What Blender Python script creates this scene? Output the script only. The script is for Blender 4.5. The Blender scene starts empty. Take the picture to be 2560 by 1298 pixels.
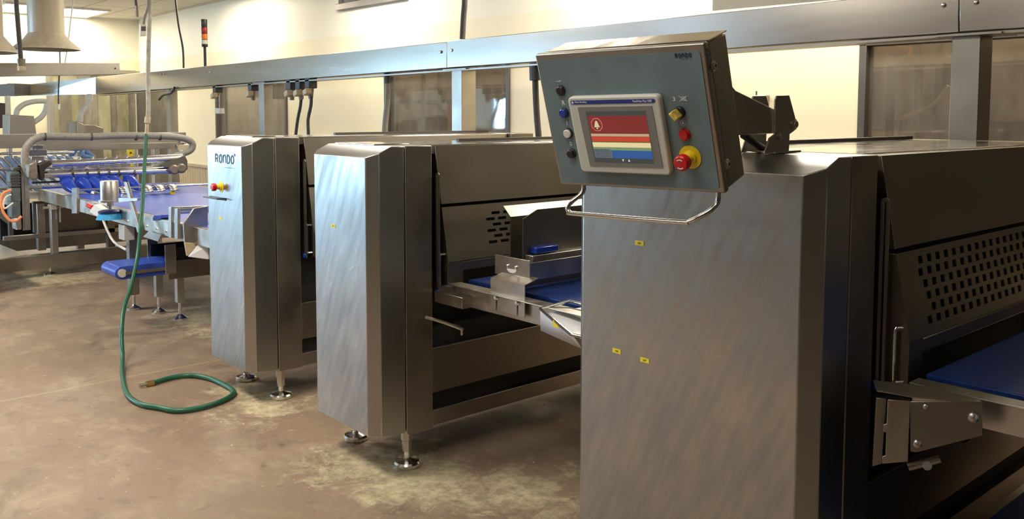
import bpy, math, random
from math import radians, sin, cos, pi
from mathutils import Vector, Matrix
random.seed(7)
scn = bpy.context.scene
COL = scn.collection
V = Vector

# ------------------------------------------------------------------ camera
YAW, PIT, ROL = radians(138.519), radians(-4.080), radians(0.0835)
FPX, CX, CY = 2209.6, 1280.0, 443.5
CAM = V((0, 0, 1.55))
d_ = V((cos(PIT)*cos(YAW), cos(PIT)*sin(YAW), sin(PIT)))
r_ = d_.cross(V((0, 0, 1))).normalized(); u_ = r_.cross(d_)
R2 = cos(ROL)*r_ + sin(ROL)*u_; U2 = -sin(ROL)*r_ + cos(ROL)*u_
cam = bpy.data.cameras.new('camera'); co = bpy.data.objects.new('camera', cam); COL.objects.link(co)
m = Matrix.Identity(4)
for i in range(3):
    m[i][0] = R2[i]; m[i][1] = U2[i]; m[i][2] = -d_[i]; m[i][3] = CAM[i]
co.matrix_world = m
cam.sensor_width = 36; cam.lens = 36*FPX/2560; cam.shift_y = (CY-649)/2560; cam.clip_start = .05
scn.camera = co

def at(x, y, **k):
    """point of the plane X=, Y= or Z= seen at pixel x, y of the photograph"""
    (ax, v), = k.items(); i = 'XYZ'.index(ax)
    d = R2*((x-CX)/FPX) + U2*((CY-y)/FPX) + d_
    return CAM + d*((v-CAM[i])/d[i])
def ats(pts, **k): return [at(x, y, **k) for x, y in pts]

def pxr(wpx, p): return .5*wpx*(V(p)-CAM).dot(d_)/FPX

# ------------------------------------------------------------------ materials
MATS = {}
def mat(name, col, rough=.5, metal=0., noise=0., nscale=8., stretch=(1, 1, 1), bump=0., rvar=0., emit=None, aniso=0., spec=None, trans=0., dark=None, streak=0.):
    m = bpy.data.materials.new(name); m.use_nodes = True
    nt = m.node_tree; N = nt.nodes; L = nt.links; b = N['Principled BSDF']
    b.inputs['Base Color'].default_value = (*col, 1); b.inputs['Roughness'].default_value = rough
    b.inputs['Metallic'].default_value = metal
    if spec is not None: b.inputs['Specular IOR Level'].default_value = spec
    if trans: b.inputs['Transmission Weight'].default_value = trans
    if emit: b.inputs['Emission Color'].default_value = (*emit[0], 1); b.inputs['Emission Strength'].default_value = emit[1]
    if noise or bump or rvar or dark:
        g = N.new('ShaderNodeNewGeometry'); mp = N.new('ShaderNodeMapping'); mp.inputs['Scale'].default_value = stretch
        L.new(g.outputs['Position'], mp.inputs['Vector'])
        n = N.new('ShaderNodeTexNoise'); n.inputs['Scale'].default_value = nscale; n.inputs['Detail'].default_value = 6; n.inputs['Roughness'].default_value = .6
        L.new(mp.outputs[0], n.inputs['Vector'])
        if noise:
            cr = N.new('ShaderNodeMix'); cr.data_type = 'RGBA'
            lo = dark or tuple(c*(1-noise) for c in col); hi = tuple(min(1, c*(1+noise)) for c in col)
            cr.inputs[6].default_value = (*lo, 1); cr.inputs[7].default_value = (*hi, 1)
            rm = N.new('ShaderNodeMapRange'); rm.inputs['From Min'].default_value = .3; rm.inputs['From Max'].default_value = .7
            L.new(n.outputs['Fac'], rm.inputs['Value']); L.new(rm.outputs[0], cr.inputs[0]); L.new(cr.outputs[2], b.inputs['Base Color'])
        if rvar:
            rr = N.new('ShaderNodeMapRange'); rr.inputs['From Min'].default_value = .3; rr.inputs['From Max'].default_value = .7
            rr.inputs['To Min'].default_value = rough-rvar; rr.inputs['To Max'].default_value = rough+rvar
            L.new(n.outputs['Fac'], rr.inputs['Value']); L.new(rr.outputs[0], b.inputs['Roughness'])
        if bump:
            bp = N.new('ShaderNodeBump'); bp.inputs['Strength'].default_value = bump; bp.inputs['Distance'].default_value = .002
            n2 = N.new('ShaderNodeTexNoise'); n2.inputs['Scale'].default_value = nscale*6; n2.inputs['Detail'].default_value = 4
            L.new(mp.outputs[0], n2.inputs['Vector']); L.new(n2.outputs['Fac'], bp.inputs['Height']); L.new(bp.outputs[0], b.inputs['Normal'])
    MATS[name] = m
    return m

def steel_front():
    """ground stainless sheet: long diagonal scratches and smears change its gloss"""
    m = mat('brushed steel panel', (.60, .585, .56), .36, 1.)
    nt = m.node_tree; N = nt.nodes; L = nt.links; b = N['Principled BSDF']
    g = N.new('ShaderNodeNewGeometry')
    def noise(sc, stretch, rot, det=5):
        mp = N.new('ShaderNodeMapping'); mp.inputs['Scale'].default_value = stretch; mp.inputs['Rotation'].default_value = rot
        r0 = N.new('ShaderNodeMapping'); r0.inputs['Rotation'].default_value = rot
        L.new(g.outputs['Position'], r0.inputs['Vector']); mp.inputs['Rotation'].default_value = (0, 0, 0); L.new(r0.outputs[0], mp.inputs['Vector'])
        n = N.new('ShaderNodeTexNoise'); n.inputs['Scale'].default_value = sc; n.inputs['Detail'].default_value = det; n.inputs['Distortion'].default_value = .15
        L.new(mp.outputs[0], n.inputs['Vector']); return n.outputs['Fac']
    a = noise(3.0, (1, 1, 1), (0, 0, 0)); s = noise(6, (5, 5, .8), (0, radians(-24), 0), 6); f = noise(60, (.3, 1, 4), (0, radians(12), 0), 2)
    # the scouring marks are only on the broad aisle faces, the narrow returns are clean
    sp = N.new('ShaderNodeSeparateXYZ'); L.new(g.outputs['Normal'], sp.inputs[0]); ab = N.new('ShaderNodeMath'); ab.operation = 'ABSOLUTE'; L.new(sp.outputs['Y'], ab.inputs[0])
    pw = N.new('ShaderNodeMath'); pw.operation = 'POWER'; L.new(ab.outputs[0], pw.inputs[0]); pw.inputs[1].default_value = 6
    def around(x, k):
        u = N.new('ShaderNodeMath'); u.operation = 'SUBTRACT'; L.new(x, u.inputs[0]); u.inputs[1].default_value = .5
        v = N.new('ShaderNodeMath'); v.operation = 'MULTIPLY'; L.new(u.outputs[0], v.inputs[0]); L.new(pw.outputs[0], v.inputs[1])
        w_ = N.new('ShaderNodeMath'); w_.operation = 'MULTIPLY_ADD'; L.new(v.outputs[0], w_.inputs[0]); w_.inputs[1].default_value = k; w_.inputs[2].default_value = .5*k; return w_.outputs[0]
    ad = N.new('ShaderNodeMath'); ad.operation = 'ADD'; L.new(around(s, 1.0), ad.inputs[0]); L.new(around(a, 1.), ad.inputs[1])
    rr = N.new('ShaderNodeMapRange'); rr.inputs['From Min'].default_value = .72; rr.inputs['From Max'].default_value = 1.28
    rr.inputs['To Min'].default_value = .44; rr.inputs['To Max'].default_value = .24; L.new(ad.outputs[0], rr.inputs['Value']); L.new(rr.outputs[0], b.inputs['Roughness'])
    cr = N.new('ShaderNodeMapRange'); cr.inputs['From Min'].default_value = .72; cr.inputs['From Max'].default_value = 1.28
    cr.inputs['To Min'].default_value = .37; cr.inputs['To Max'].default_value = .54; L.new(ad.outputs[0], cr.inputs['Value'])
    cc = N.new('ShaderNodeCombineColor'); mu = N.new('ShaderNodeMath'); mu.operation = 'MULTIPLY'; mu.inputs[1].default_value = .95
    L.new(cr.outputs[0], cc.inputs[0]); L.new(cr.outputs[0], cc.inputs[1]); L.new(cr.outputs[0], mu.inputs[0]); L.new(mu.outputs[0], cc.inputs[2]); L.new(cc.outputs[0], b.inputs['Base Color'])
    bp = N.new('ShaderNodeBump'); bp.inputs['Strength'].default_value = .05; bp.inputs['Distance'].default_value = .001
    L.new(f, bp.inputs['Height']); L.new(bp.outputs[0], b.inputs['Normal'])
    return m

S_FRONT = steel_front()
STEEL = mat('stainless steel', (.58, .56, .53), .33, 1., noise=.06, nscale=14, rvar=.05)
STEEL2 = mat('dull stainless sheet', (.36, .335, .295), .40, 1., noise=.08, nscale=5, rvar=.05)
TOPST = mat('polished steel top', (.72, .70, .66), .14, 1., noise=.06, nscale=4, stretch=(6, 1, 1), rvar=.05)
CHROME = mat('polished rod steel', (.75, .74, .72), .18, 1.)
WORN = mat('worn steel plate', (.50, .47, .42), .38, 1., noise=.18, nscale=9, rvar=.10)
GUARD = mat('matt steel guard', (.29, .262, .22), .40, 1., noise=.06, nscale=4, rvar=.04)
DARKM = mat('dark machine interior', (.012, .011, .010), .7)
BLACK = mat('black plastic', (.012, .012, .013), .4)
BEAMM = mat('rolled steel beam cover', (.47, .44, .40), .26, 1., noise=.05, nscale=3, stretch=(.3, 1, 3), rvar=.02)
RUBBER = mat('black rubber', (.02, .02, .02), .65)
BELT = mat('blue conveyor belt', (.045, .10, .50), .30, noise=.12, nscale=12)
BELTD = mat('deep blue conveyor belt', (.010, .034, .17), .38, spec=.25, noise=.2, nscale=14, bump=.4)
BLUEP = mat('blue plastic', (.012, .045, .38), .25)
BRISTLE = mat('light blue bristles', (.05, .42, .85), .5, noise=.3, nscale=60)
NAVY = mat('navy plastic', (.01, .02, .10), .35)
RED = mat('red plastic', (.62, .012, .015), .28)
YELLOW = mat('yellow plastic', (.85, .62, .02), .35)
STICK = mat('yellow sticker', (.88, .72, .03), .5)
INK = mat('black ink', (.015, .015, .018), .5)
INKG = mat('dark grey lettering', (.05, .055, .06), .5)
WHITEP = mat('white plastic', (.75, .72, .65), .4)
CREAMP = mat('dirty cream plastic', (.62, .52, .34), .5, noise=.2, nscale=30)
PANELC = mat('slate blue grey panel film', (.15, .21, .23), .36, noise=.12, nscale=9)
BEZEL = mat('light grey display bezel', (.62, .61, .54), .42)
BEZEL2 = mat('mid grey display mask', (.22, .22, .20), .4)
LABELB = mat('blue label stripe', (.015, .04, .25), .35)
WHITEI = mat('white print', (.8, .8, .78), .5)
HOSEG = mat('green rubber hose', (.02, .13, .07), .35, noise=.2, nscale=30)
HOSEW = mat('grimy white hose', (.52, .50, .42), .5, noise=.3, nscale=20)
CONDUIT = mat('grey braided conduit', (.27, .255, .215), .45, noise=.2, nscale=60)
CONDW = mat('light grey conduit', (.55, .54, .50), .4, noise=.15, nscale=50)
CABLE = mat('dark grey cable', (.05, .047, .042), .5)
ORANGE = mat('orange cable', (.85, .30, .12), .4)
MOTOR = mat('grey green motor paint', (.10, .13, .135), .45, noise=.25, nscale=20)
BRASS = mat('brass fitting', (.55, .36, .15), .35, 1.)
DUCTM = mat('cream painted duct', (.68, .60, .46), .35, noise=.10, nscale=3, stretch=(6, 6, .4))
PLUG = mat('grey plug housing', (.05, .055, .07), .4)
STRIP = mat('blue roller strip', (.09, .17, .36), .28)
STRIPW = mat('white roller bed', (.70, .68, .62), .35)
BRACKET = mat('dark bracket steel', (.36, .335, .29), .42, 1., noise=.08, nscale=6)
CAST = mat('dirty cast bracket', (.28, .24, .19), .5, .8, noise=.3, nscale=25)
TRAYW = mat('white tray inside', (.80, .80, .82), .35)
FRAMED = mat('dark window frame', (.10, .09, .08), .45, .3)
WOODW = mat('beige wainscot board', (.42, .33, .20), .6, noise=.25, nscale=10, stretch=(8, 8, .5))
def emat(name, col, s): return mat(name, (0, 0, 0), .6, emit=(col, s))
SCR = {k: emat('screen '+k, c, 1.0) for k, c in dict(dark=(.045, .05, .045), maroon=(.20, .022, .018), tan=(.50, .36, .22), red=(.52, .055, .025), olive=(.12, .10, .02), cream=(.75, .62, .33), green=(.17, .27, .12), grey=(.11, .14, .16), blue=(.025, .09, .28), white=(.7, .7, .65), bell=(.62, .55, .33), ring=(.55, .2, .14)).items()}
LAMPM = emat('lamp diffuser', (1, .97, .9), 9.0)
LAMPC = emat('cool lamp diffuser', (.72, .86, 1), 9.0)

def wall_mat():
    m = mat('cream painted wall', (.78, .69, .46), .5)
    nt = m.node_tree; N = nt.nodes; L = nt.links; b = N['Principled BSDF']
    g = N.new('ShaderNodeNewGeometry'); sx = N.new('ShaderNodeSeparateXYZ'); L.new(g.outputs['Position'], sx.inputs[0])
    n = N.new('ShaderNodeTexNoise'); n.inputs['Scale'].default_value = 1.3; n.inputs['Detail'].default_value = 5; L.new(g.outputs['Position'], n.inputs['Vector'])
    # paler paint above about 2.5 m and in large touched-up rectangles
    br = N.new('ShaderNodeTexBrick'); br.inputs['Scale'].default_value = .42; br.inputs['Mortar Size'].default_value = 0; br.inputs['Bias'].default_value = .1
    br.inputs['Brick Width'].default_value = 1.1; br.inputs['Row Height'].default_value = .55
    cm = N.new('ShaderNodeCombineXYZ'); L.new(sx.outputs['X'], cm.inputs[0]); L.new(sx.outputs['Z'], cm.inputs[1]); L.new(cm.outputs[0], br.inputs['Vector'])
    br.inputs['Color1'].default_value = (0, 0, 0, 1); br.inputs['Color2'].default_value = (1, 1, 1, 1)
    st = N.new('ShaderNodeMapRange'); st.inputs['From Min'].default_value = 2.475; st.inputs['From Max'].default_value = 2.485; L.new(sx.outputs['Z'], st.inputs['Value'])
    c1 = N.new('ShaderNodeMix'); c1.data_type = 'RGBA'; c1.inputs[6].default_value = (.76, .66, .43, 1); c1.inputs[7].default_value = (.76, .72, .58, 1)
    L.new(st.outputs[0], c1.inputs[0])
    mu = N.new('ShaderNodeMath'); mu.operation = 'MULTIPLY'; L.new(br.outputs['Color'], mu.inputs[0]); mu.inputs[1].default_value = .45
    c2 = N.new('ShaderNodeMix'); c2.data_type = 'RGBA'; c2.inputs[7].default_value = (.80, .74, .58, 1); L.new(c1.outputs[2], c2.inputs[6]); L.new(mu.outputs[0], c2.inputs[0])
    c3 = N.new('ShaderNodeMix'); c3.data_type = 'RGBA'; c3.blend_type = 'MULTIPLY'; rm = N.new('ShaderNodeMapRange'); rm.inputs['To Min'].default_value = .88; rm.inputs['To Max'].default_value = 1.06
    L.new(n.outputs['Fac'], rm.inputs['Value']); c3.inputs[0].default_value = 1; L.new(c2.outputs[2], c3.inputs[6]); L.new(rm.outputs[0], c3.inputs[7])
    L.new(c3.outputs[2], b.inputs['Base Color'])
    return m
WALL = wall_mat()

def floor_mat():
    m = mat('worn brown concrete floor', (.2, .14, .1), .5)
    nt = m.node_tree; N = nt.nodes; L = nt.links; b = N['Principled BSDF']
    g = N.new('ShaderNodeNewGeometry'); P = g.outputs['Position']
    def nz(sc, det=8, rough=.65, dist=0., stretch=None):
        n = N.new('ShaderNodeTexNoise'); n.inputs['Scale'].default_value = sc; n.inputs['Detail'].default_value = det; n.inputs['Roughness'].default_value = rough; n.inputs['Distortion'].default_value = dist
        if stretch:
            mp = N.new('ShaderNodeMapping'); mp.inputs['Scale'].default_value = stretch; L.new(P, mp.inputs['Vector']); L.new(mp.outputs[0], n.inputs['Vector'])
        else: L.new(P, n.inputs['Vector'])
        return n.outputs['Fac']
    def rng(s, a, c, lo=0., hi=1.):
        r = N.new('ShaderNodeMapRange'); r.inputs['From Min'].default_value = a; r.inputs['From Max'].default_value = c; r.inputs['To Min'].default_value = lo; r.inputs['To Max'].default_value = hi
        L.new(s, r.inputs['Value']); return r.outputs[0]
    def mixc(f, A, B, mode='MIX'):
        x = N.new('ShaderNodeMix'); x.data_type = 'RGBA'; x.blend_type = mode
        L.new(f, x.inputs[0]) if not isinstance(f, float) else setattr(x.inputs[0], 'default_value', f)
        for k, v in ((6, A), (7, B)):
            if isinstance(v, tuple): x.inputs[k].default_value = (*v, 1)
            else: L.new(v, x.inputs[k])
        return x.outputs[2]
    def math_(op, a, c):
        x = N.new('ShaderNodeMath'); x.operation = op; x.use_clamp = False
        for i, v in enumerate((a, c)):
            if isinstance(v, (int, float)): x.inputs[i].default_value = v
            else: L.new(v, x.inputs[i])
        return x.outputs[0]
    base = mixc(rng(nz(.9, 6), .35, .65), (.26, .178, .125), (.33, .24, .17))
    base = mixc(rng(nz(3.2, 9, .7, .4, (1, 1.6, 1)), .50, .72, 0, .75), base, (.47, .365, .245))
    base = mixc(rng(nz(1.7, 9, .75, .8), .54, .72, 0, .8), base, (.115, .088, .066))
    # bare pale patches worn round the machine feet and along the line
    acc = None
    for (x, y, r) in ((-3.3, 2.08, .32), (-2.95, 2.15, .30), (-2.65, 2.35, .32), (-3.05, 2.0, .25), (-4.32, 2.05, .27), (-4.62, 2.1, .22), (-6.6, 2.7, .45), (-6.0, 2.75, .4), (-9.0, 2.2, .5)):
        vd = N.new('ShaderNodeVectorMath'); vd.operation = 'DISTANCE'; L.new(P, vd.inputs[0]); vd.inputs[1].default_value = (x, y, 0)
        q = rng(vd.outputs['Value'], r*.2, r*1.7, .42, 0.)
        acc = q if acc is None else math_('MAXIMUM', acc, q)
    w = rng(math_('ADD', acc, math_('MULTIPLY', nz(5, 12, .8, .5), 1.3)), .84, 1.02)
    pale = mixc(rng(nz(17, 8, .75), .40, .62), (.68, .585, .38), (.36, .30, .20))
    base = mixc(w, base, pale)
    sp = rng(nz(28, 4, .6), .66, .72)
    base = mixc(math_('MULTIPLY', sp, .7), base, (.62, .55, .40))
    dk = rng(nz(11, 6, .7), .60, .70)
    base = mixc(math_('MULTIPLY', dk, .55), base, (.07, .055, .04))
    sx = N.new('ShaderNodeSeparateXYZ'); L.new(P, sx.inputs[0])
    dist = math_('ADD', sx.outputs['X'], rng(nz(2, 3), 0, 1, -.02, .02))
    dist = math_('ABSOLUTE', math_('ADD', dist, 5.33), 0)
    ln = rng(dist, .004, .009, 1, 0)
    base = mixc(math_('MULTIPLY', ln, .75), base, (.48, .40, .22))
    L.new(base, b.inputs['Base Color'])
    L.new(rng(nz(4, 6), .3, .7, .34, .62), b.inputs['Roughness'])
    bp = N.new('ShaderNodeBump'); bp.inputs['Strength'].default_value = .35; bp.inputs['Distance'].default_value = .004; L.new(nz(22, 8), bp.inputs['Height']); L.new(bp.outputs[0], b.inputs['Normal'])
    return m
FLOOR = floor_mat()

def ceil_mat():
    m = mat('white ceiling tiles', (.6, .57, .5), .8)
    nt = m.node_tree; N = nt.nodes; L = nt.links; b = N['Principled BSDF']
    g = N.new('ShaderNodeNewGeometry'); br = N.new('ShaderNodeTexBrick'); br.offset = 0; br.inputs['Scale'].default_value = 1
    br.inputs['Brick Width'].default_value = 1.2; br.inputs['Row Height'].default_value = .6; br.inputs['Mortar Size'].default_value = .012
    br.inputs['Color1'].default_value = (.62, .59, .50, 1); br.inputs['Color2'].default_value = (.56, .52, .43, 1); br.inputs['Mortar'].default_value = (.30, .28, .23, 1)
    L.new(g.outputs['Position'], br.inputs['Vector']); L.new(br.outputs['Color'], b.inputs['Base Color'])
    return m
CEIL = ceil_mat()

def glass_mat(name, tint, mixf, gl=.10):
    """dusty interior glazing: partly clear, with smears that catch light"""
    m = bpy.data.materials.new(name); m.use_nodes = True; nt = m.node_tree; N = nt.nodes; L = nt.links
    N.remove(N['Principled BSDF']); out = N['Material Output']
    tr = N.new('ShaderNodeBsdfTransparent'); tr.inputs['Color'].default_value = (*tint, 1)
    di = N.new('ShaderNodeBsdfDiffuse'); di.inputs['Color'].default_value = (.42, .37, .30, 1)
    gs = N.new('ShaderNodeBsdfGlossy'); gs.inputs['Roughness'].default_value = .04
    g = N.new('ShaderNodeNewGeometry'); mp = N.new('ShaderNodeMapping'); mp.inputs['Scale'].default_value = (1, 1, .35); L.new(g.outputs['Position'], mp.inputs['Vector'])
    n = N.new('ShaderNodeTexNoise'); n.inputs['Scale'].default_value = 7; n.inputs['Detail'].default_value = 9; n.inputs['Roughness'].default_value = .7; L.new(mp.outputs[0], n.inputs['Vector'])
    r = N.new('ShaderNodeMapRange'); r.inputs['From Min'].default_value = .35; r.inputs['From Max'].default_value = .75; r.inputs['To Min'].default_value = mixf*.5; r.inputs['To Max'].default_value = mixf*1.6
    L.new(n.outputs['Fac'], r.inputs['Value'])
    a = N.new('ShaderNodeMixShader'); L.new(r.outputs[0], a.inputs[0]); L.new(tr.outputs[0], a.inputs[1]); L.new(di.outputs[0], a.inputs[2])
    c = N.new('ShaderNodeMixShader'); c.inputs[0].default_value = gl; L.new(a.outputs[0], c.inputs[1]); L.new(gs.outputs[0], c.inputs[2]); L.new(c.outputs[0], out.inputs[0])
    return m
GLASS = glass_mat('dusty window glass', (.80, .76, .70), .20, .16)
PVC = glass_mat('yellowed strip curtain', (.80, .78, .60), .34, .14)
PVC2 = glass_mat('greenish strip curtain', (.70, .74, .66), .42, .14)
PVC.node_tree.nodes['Diffuse BSDF'].inputs['Color'].default_value = (.62, .58, .38, 1)

# ------------------------------------------------------------------ mesh builder
BASE = {}
class MB:
    def __init__(s): s.v = []; s.f = []
    def add(s, vs, fs):
        o = len(s.v); s.v += [V(p) for p in vs]; s.f += [tuple(i+o for i in f) for f in fs]; return s
    def box(s, x0, x1, y0, y1, z0, z1):
        return s.add([(x0, y0, z0), (x1, y0, z0), (x1, y1, z0), (x0, y1, z0), (x0, y0, z1), (x1, y0, z1), (x1, y1, z1), (x0, y1, z1)],
                     [(0, 3, 2, 1), (4, 5, 6, 7), (0, 1, 5, 4), (1, 2, 6, 5), (2, 3, 7, 6), (3, 0, 4, 7)])
    def prism(s, pts, vec):
        n = len(pts); vec = V(vec); a = [V(p) for p in pts]
        nr = V((0, 0, 0))
        for i in range(n): nr += a[i].cross(a[(i+1) % n])
        if nr.dot(vec) > 0: a.reverse()
        return s.add(a+[p+vec for p in a], [tuple(range(n)), tuple(range(2*n-1, n-1, -1))]+[(i, n+i, n+(i+1) % n, (i+1) % n) for i in range(n)])
    def obox(s, c, ax, ay, az):
        """box centred on c with half-axis vectors"""
        c, ax, ay, az = V(c), V(ax), V(ay), V(az)
        if ax.cross(ay).dot(az) < 0: ay = -ay
        q = [c+ax*i+ay*j+az*k for k in (-1, 1) for i, j in ((-1, -1), (1, -1), (1, 1), (-1, 1))]
        return s.add(q, [(0, 3, 2, 1), (4, 5, 6, 7), (0, 1, 5, 4), (1, 2, 6, 5), (2, 3, 7, 6), (3, 0, 4, 7)])
    def lathe(s, o, ax, prof, n=20):
        o = V(o); ax = V(ax).normalized(); t = ax.orthogonal().normalized(); b = ax.cross(t); k = len(prof); o0 = len(s.v)
        for r, h in prof:
            for i in range(n):
                a = 2*pi*i/n; s.v.append(o+ax*h+(t*cos(a)+b*sin(a))*r)
        for j in range(k-1):
            for i in range(n):
                s.f.append((o0+j*n+i, o0+j*n+(i+1) % n, o0+(j+1)*n+(i+1) % n, o0+(j+1)*n+i))
        s.f.append(tuple(o0+i for i in range(n))[::-1]); s.f.append(tuple(o0+(k-1)*n+i for i in range(n)))
        return s
    def cyl(s, a, b, r, r2=None, n=16):
        a, b = V(a), V(b); return s.lathe(a, b-a, [(r, 0), (r if r2 is None else r2, (b-a).length)], n)
    def tube(s, pts, r, n=10, smooth=3):
        p = [V(q) for q in pts]
        if smooth and len(p) > 2:
            out = []
            for i in range(len(p)-1):
                p0 = p[max(i-1, 0)]; p1 = p[i]; p2 = p[i+1]; p3 = p[min(i+2, len(p)-1)]
                for k in range(smooth):
                    t = k/smooth; out.append(.5*((2*p1)+(p2-p0)*t+(2*p0-5*p1+4*p2-p3)*t*t+(3*p1-p0-3*p2+p3)*t**3))
            out.append(p[-1]); p = out
        o0 = len(s.v); k = len(p); t0 = None
        for i in range(k):
            d = (p[min(i+1, k-1)]-p[max(i-1, 0)]).normalized()
            if t0 is None: t0 = d.orthogonal().normalized()
            t0 = (t0-d*t0.dot(d)).normalized(); b = d.cross(t0)
            for j in range(n):
                a = 2*pi*j/n; s.v.append(p[i]+(t0*cos(a)+b*sin(a))*r)
        for i in range(k-1):
            for j in range(n): s.f.append((o0+i*n+j, o0+i*n+(j+1) % n, o0+(i+1)*n+(j+1) % n, o0+(i+1)*n+j))
        s.f.append(tuple(o0+j for j in range(n))[::-1]); s.f.append(tuple(o0+(k-1)*n+j for j in range(n)))
        return s
    def build(s, name, mt, parent=None, bevel=0., solid=0., flat=False):
        if parent is None:
            xs = [p.x for p in s.v]; ys = [p.y for p in s.v]; zs = [p.z for p in s.v]
            base = V(((min(xs)+max(xs))/2, (min(ys)+max(ys))/2, min(zs)))
        else: base = BASE[parent.name]
        me = bpy.data.meshes.new(name); me.from_pydata([p-base for p in s.v], [], s.f); me.materials.append(mt); me.update()
        o = bpy.data.objects.new(name, me); COL.objects.link(o)
        if not flat:
            for p in me.polygons: p.use_smooth = True
            me.set_sharp_from_angle(angle=radians(32))
        if parent is None: o.location = base
        else: o.parent = parent
        BASE[o.name] = base
        if solid:
            md = o.modifiers.new('solid', 'SOLIDIFY'); md.thickness = solid; md.offset = 0
        if bevel:
            md = o.modifiers.new('bevel', 'BEVEL'); md.width = bevel; md.segments = 2; md.limit_method = 'ANGLE'; md.angle_limit = radians(40)
        return o

def tag(o, label, cat, group=None, kind=None):
    if kind: o['kind'] = kind
    else:
        o['label'] = label; o['category'] = cat
        if group: o['group'] = group
    return o
def thing(name, loc, label, cat, group=None):
    o = bpy.data.objects.new(name, None); COL.objects.link(o); o.location = V(loc); o.empty_display_size = .1
    BASE[o.name] = V(loc); return tag(o, label, cat, group)
def struct(o): o['kind'] = 'structure'; return o
def copy_thing(o, delta, label):
    r = o.copy(); COL.objects.link(r); r.location = o.location+V(delta); r['label'] = label
    for ch in [c for c in bpy.data.objects if c.parent == o]:
        c = ch.copy(); COL.objects.link(c); c.parent = r
        for g in [h for h in bpy.data.objects if h.parent == ch]:
            q = g.copy(); COL.objects.link(q); q.parent = c
    return r

def text(s, o, xdir, ydir, height, mt, name, parent, width=None, bold=.0, depth=.0006, shear=0.):
    """flat lettering lying on a surface: o lower-left corner, xdir/ydir unit vectors"""
    xdir, ydir = V(xdir).normalized(), V(ydir).normalized(); nd = xdir.cross(ydir)
    cv = bpy.data.curves.new('t', 'FONT'); cv.body = s; cv.size = 1; cv.offset = bold; cv.shear = shear
    t = bpy.data.objects.new('t', cv); COL.objects.link(t); bpy.context.view_layer.update()
    me = bpy.data.meshes.new_from_object(t.evaluated_get(bpy.context.evaluated_depsgraph_get()))
    bpy.data.objects.remove(t)
    if not me.vertices: return None
    xs = [v.co.x for v in me.vertices]; ys = [v.co.y for v in me.vertices]
    sy = height/(max(ys)-min(ys)); sx = (width/(max(xs)-min(xs))) if width else sy
    mb = MB(); mb.add([V(o)+xdir*((v.co.x-min(xs))*sx)+ydir*((v.co.y-min(ys))*sy)+nd*depth for v in me.vertices], [tuple(p.vertices) for p in me.polygons])
    return mb.build(name, mt, parent, flat=True) if parent is not False else mb

# ------------------------------------------------------------------ the room
H = 3.2; YW = 5.5; XL = -16.2; XR = 5.0; YF = -5.0
struct(MB().box(XL, XR, YF, YW+4, -.1, 0).build('floor', FLOOR))
struct(MB().box(XL-.2, XR+.2, YF-.2, YW+.15, H, H+.1).build('ceiling', CEIL))
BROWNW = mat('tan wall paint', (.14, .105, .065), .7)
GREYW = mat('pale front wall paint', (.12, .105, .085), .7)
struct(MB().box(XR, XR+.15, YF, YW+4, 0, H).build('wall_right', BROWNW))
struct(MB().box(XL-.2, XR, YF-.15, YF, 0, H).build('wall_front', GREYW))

# windows on the back wall: pixel columns of their openings
def xw(px): return at(px, 240, Y=YW).x
WZ0, WZ1 = .95, 2.04
wins = [(xw(540), xw(718)), (xw(963), xw(1276)), (xw(2148), 4.6)]
# upper service window
u0 = at(848, 27, Y=YW); u1 = at(1002, 0, Y=YW)
upw = (u0.x, u1.x+.15, u0.z, u0.z+.42)
mb = MB(); xs = [XL]
for a, b in wins:
    mb.box(xs[-1], a, YW, YW+.14, 0, H if not (xs[-1] < upw[0] < a) else H); xs += [b]
mb.box(xs[-1], XR, YW, YW+.14, 0, H)
for a, b in wins:
    mb.box(a, b, YW, YW+.14, 0, WZ0); mb.box(a, b, YW, YW+.14, WZ1, H)
# the wall slab is laid out as separate blocks round the openings
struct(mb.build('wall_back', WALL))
for i, (a, b) in enumerate(wins):
    f = MB(); t = .05
    f.box(a, a+t, YW-.02, YW+.10, WZ0, WZ1).box(b-t, b, YW-.02, YW+.10, WZ0, WZ1).box(a, b, YW-.02, YW+.10, WZ0, WZ0+t).box(a, b, YW-.02, YW+.10, WZ1-t, WZ1)
    o = struct(f.build('window_%d' % (i+1), FRAMED, bevel=.004))
    for k in (.38, .68):
        if i == 2: MB().box(a+(b-a)*k-.03, a+(b-a)*k+.03, YW-.015, YW+.09, WZ0+t, WZ1-t).build('mullion', FRAMED, o)
    MB().box(a+t, b-t, YW+.03, YW+.04, WZ0+t, WZ1-t).build('pane', GLASS, o)
fr = MB(); x0, x1, z0, z1 = upw; t = .07
fr.box(x0, x1, YW-.05, YW-.002, z0, z0+t).box(x0, x1, YW-.05, YW-.002, z1-t, z1).box(x0, x0+t, YW-.05, YW-.002, z0+t, z1-t).box(x1-t, x1, YW-.05, YW-.002, z0+t, z1-t)
o = struct(fr.build('window_4', STEEL2, bevel=.003))
MB().box(x0+t, x1-t, YW-.02, YW-.004, z0+t, z1-t).build('pane', mat('dark service opening', (.025, .02, .015), .25), o)
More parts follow.
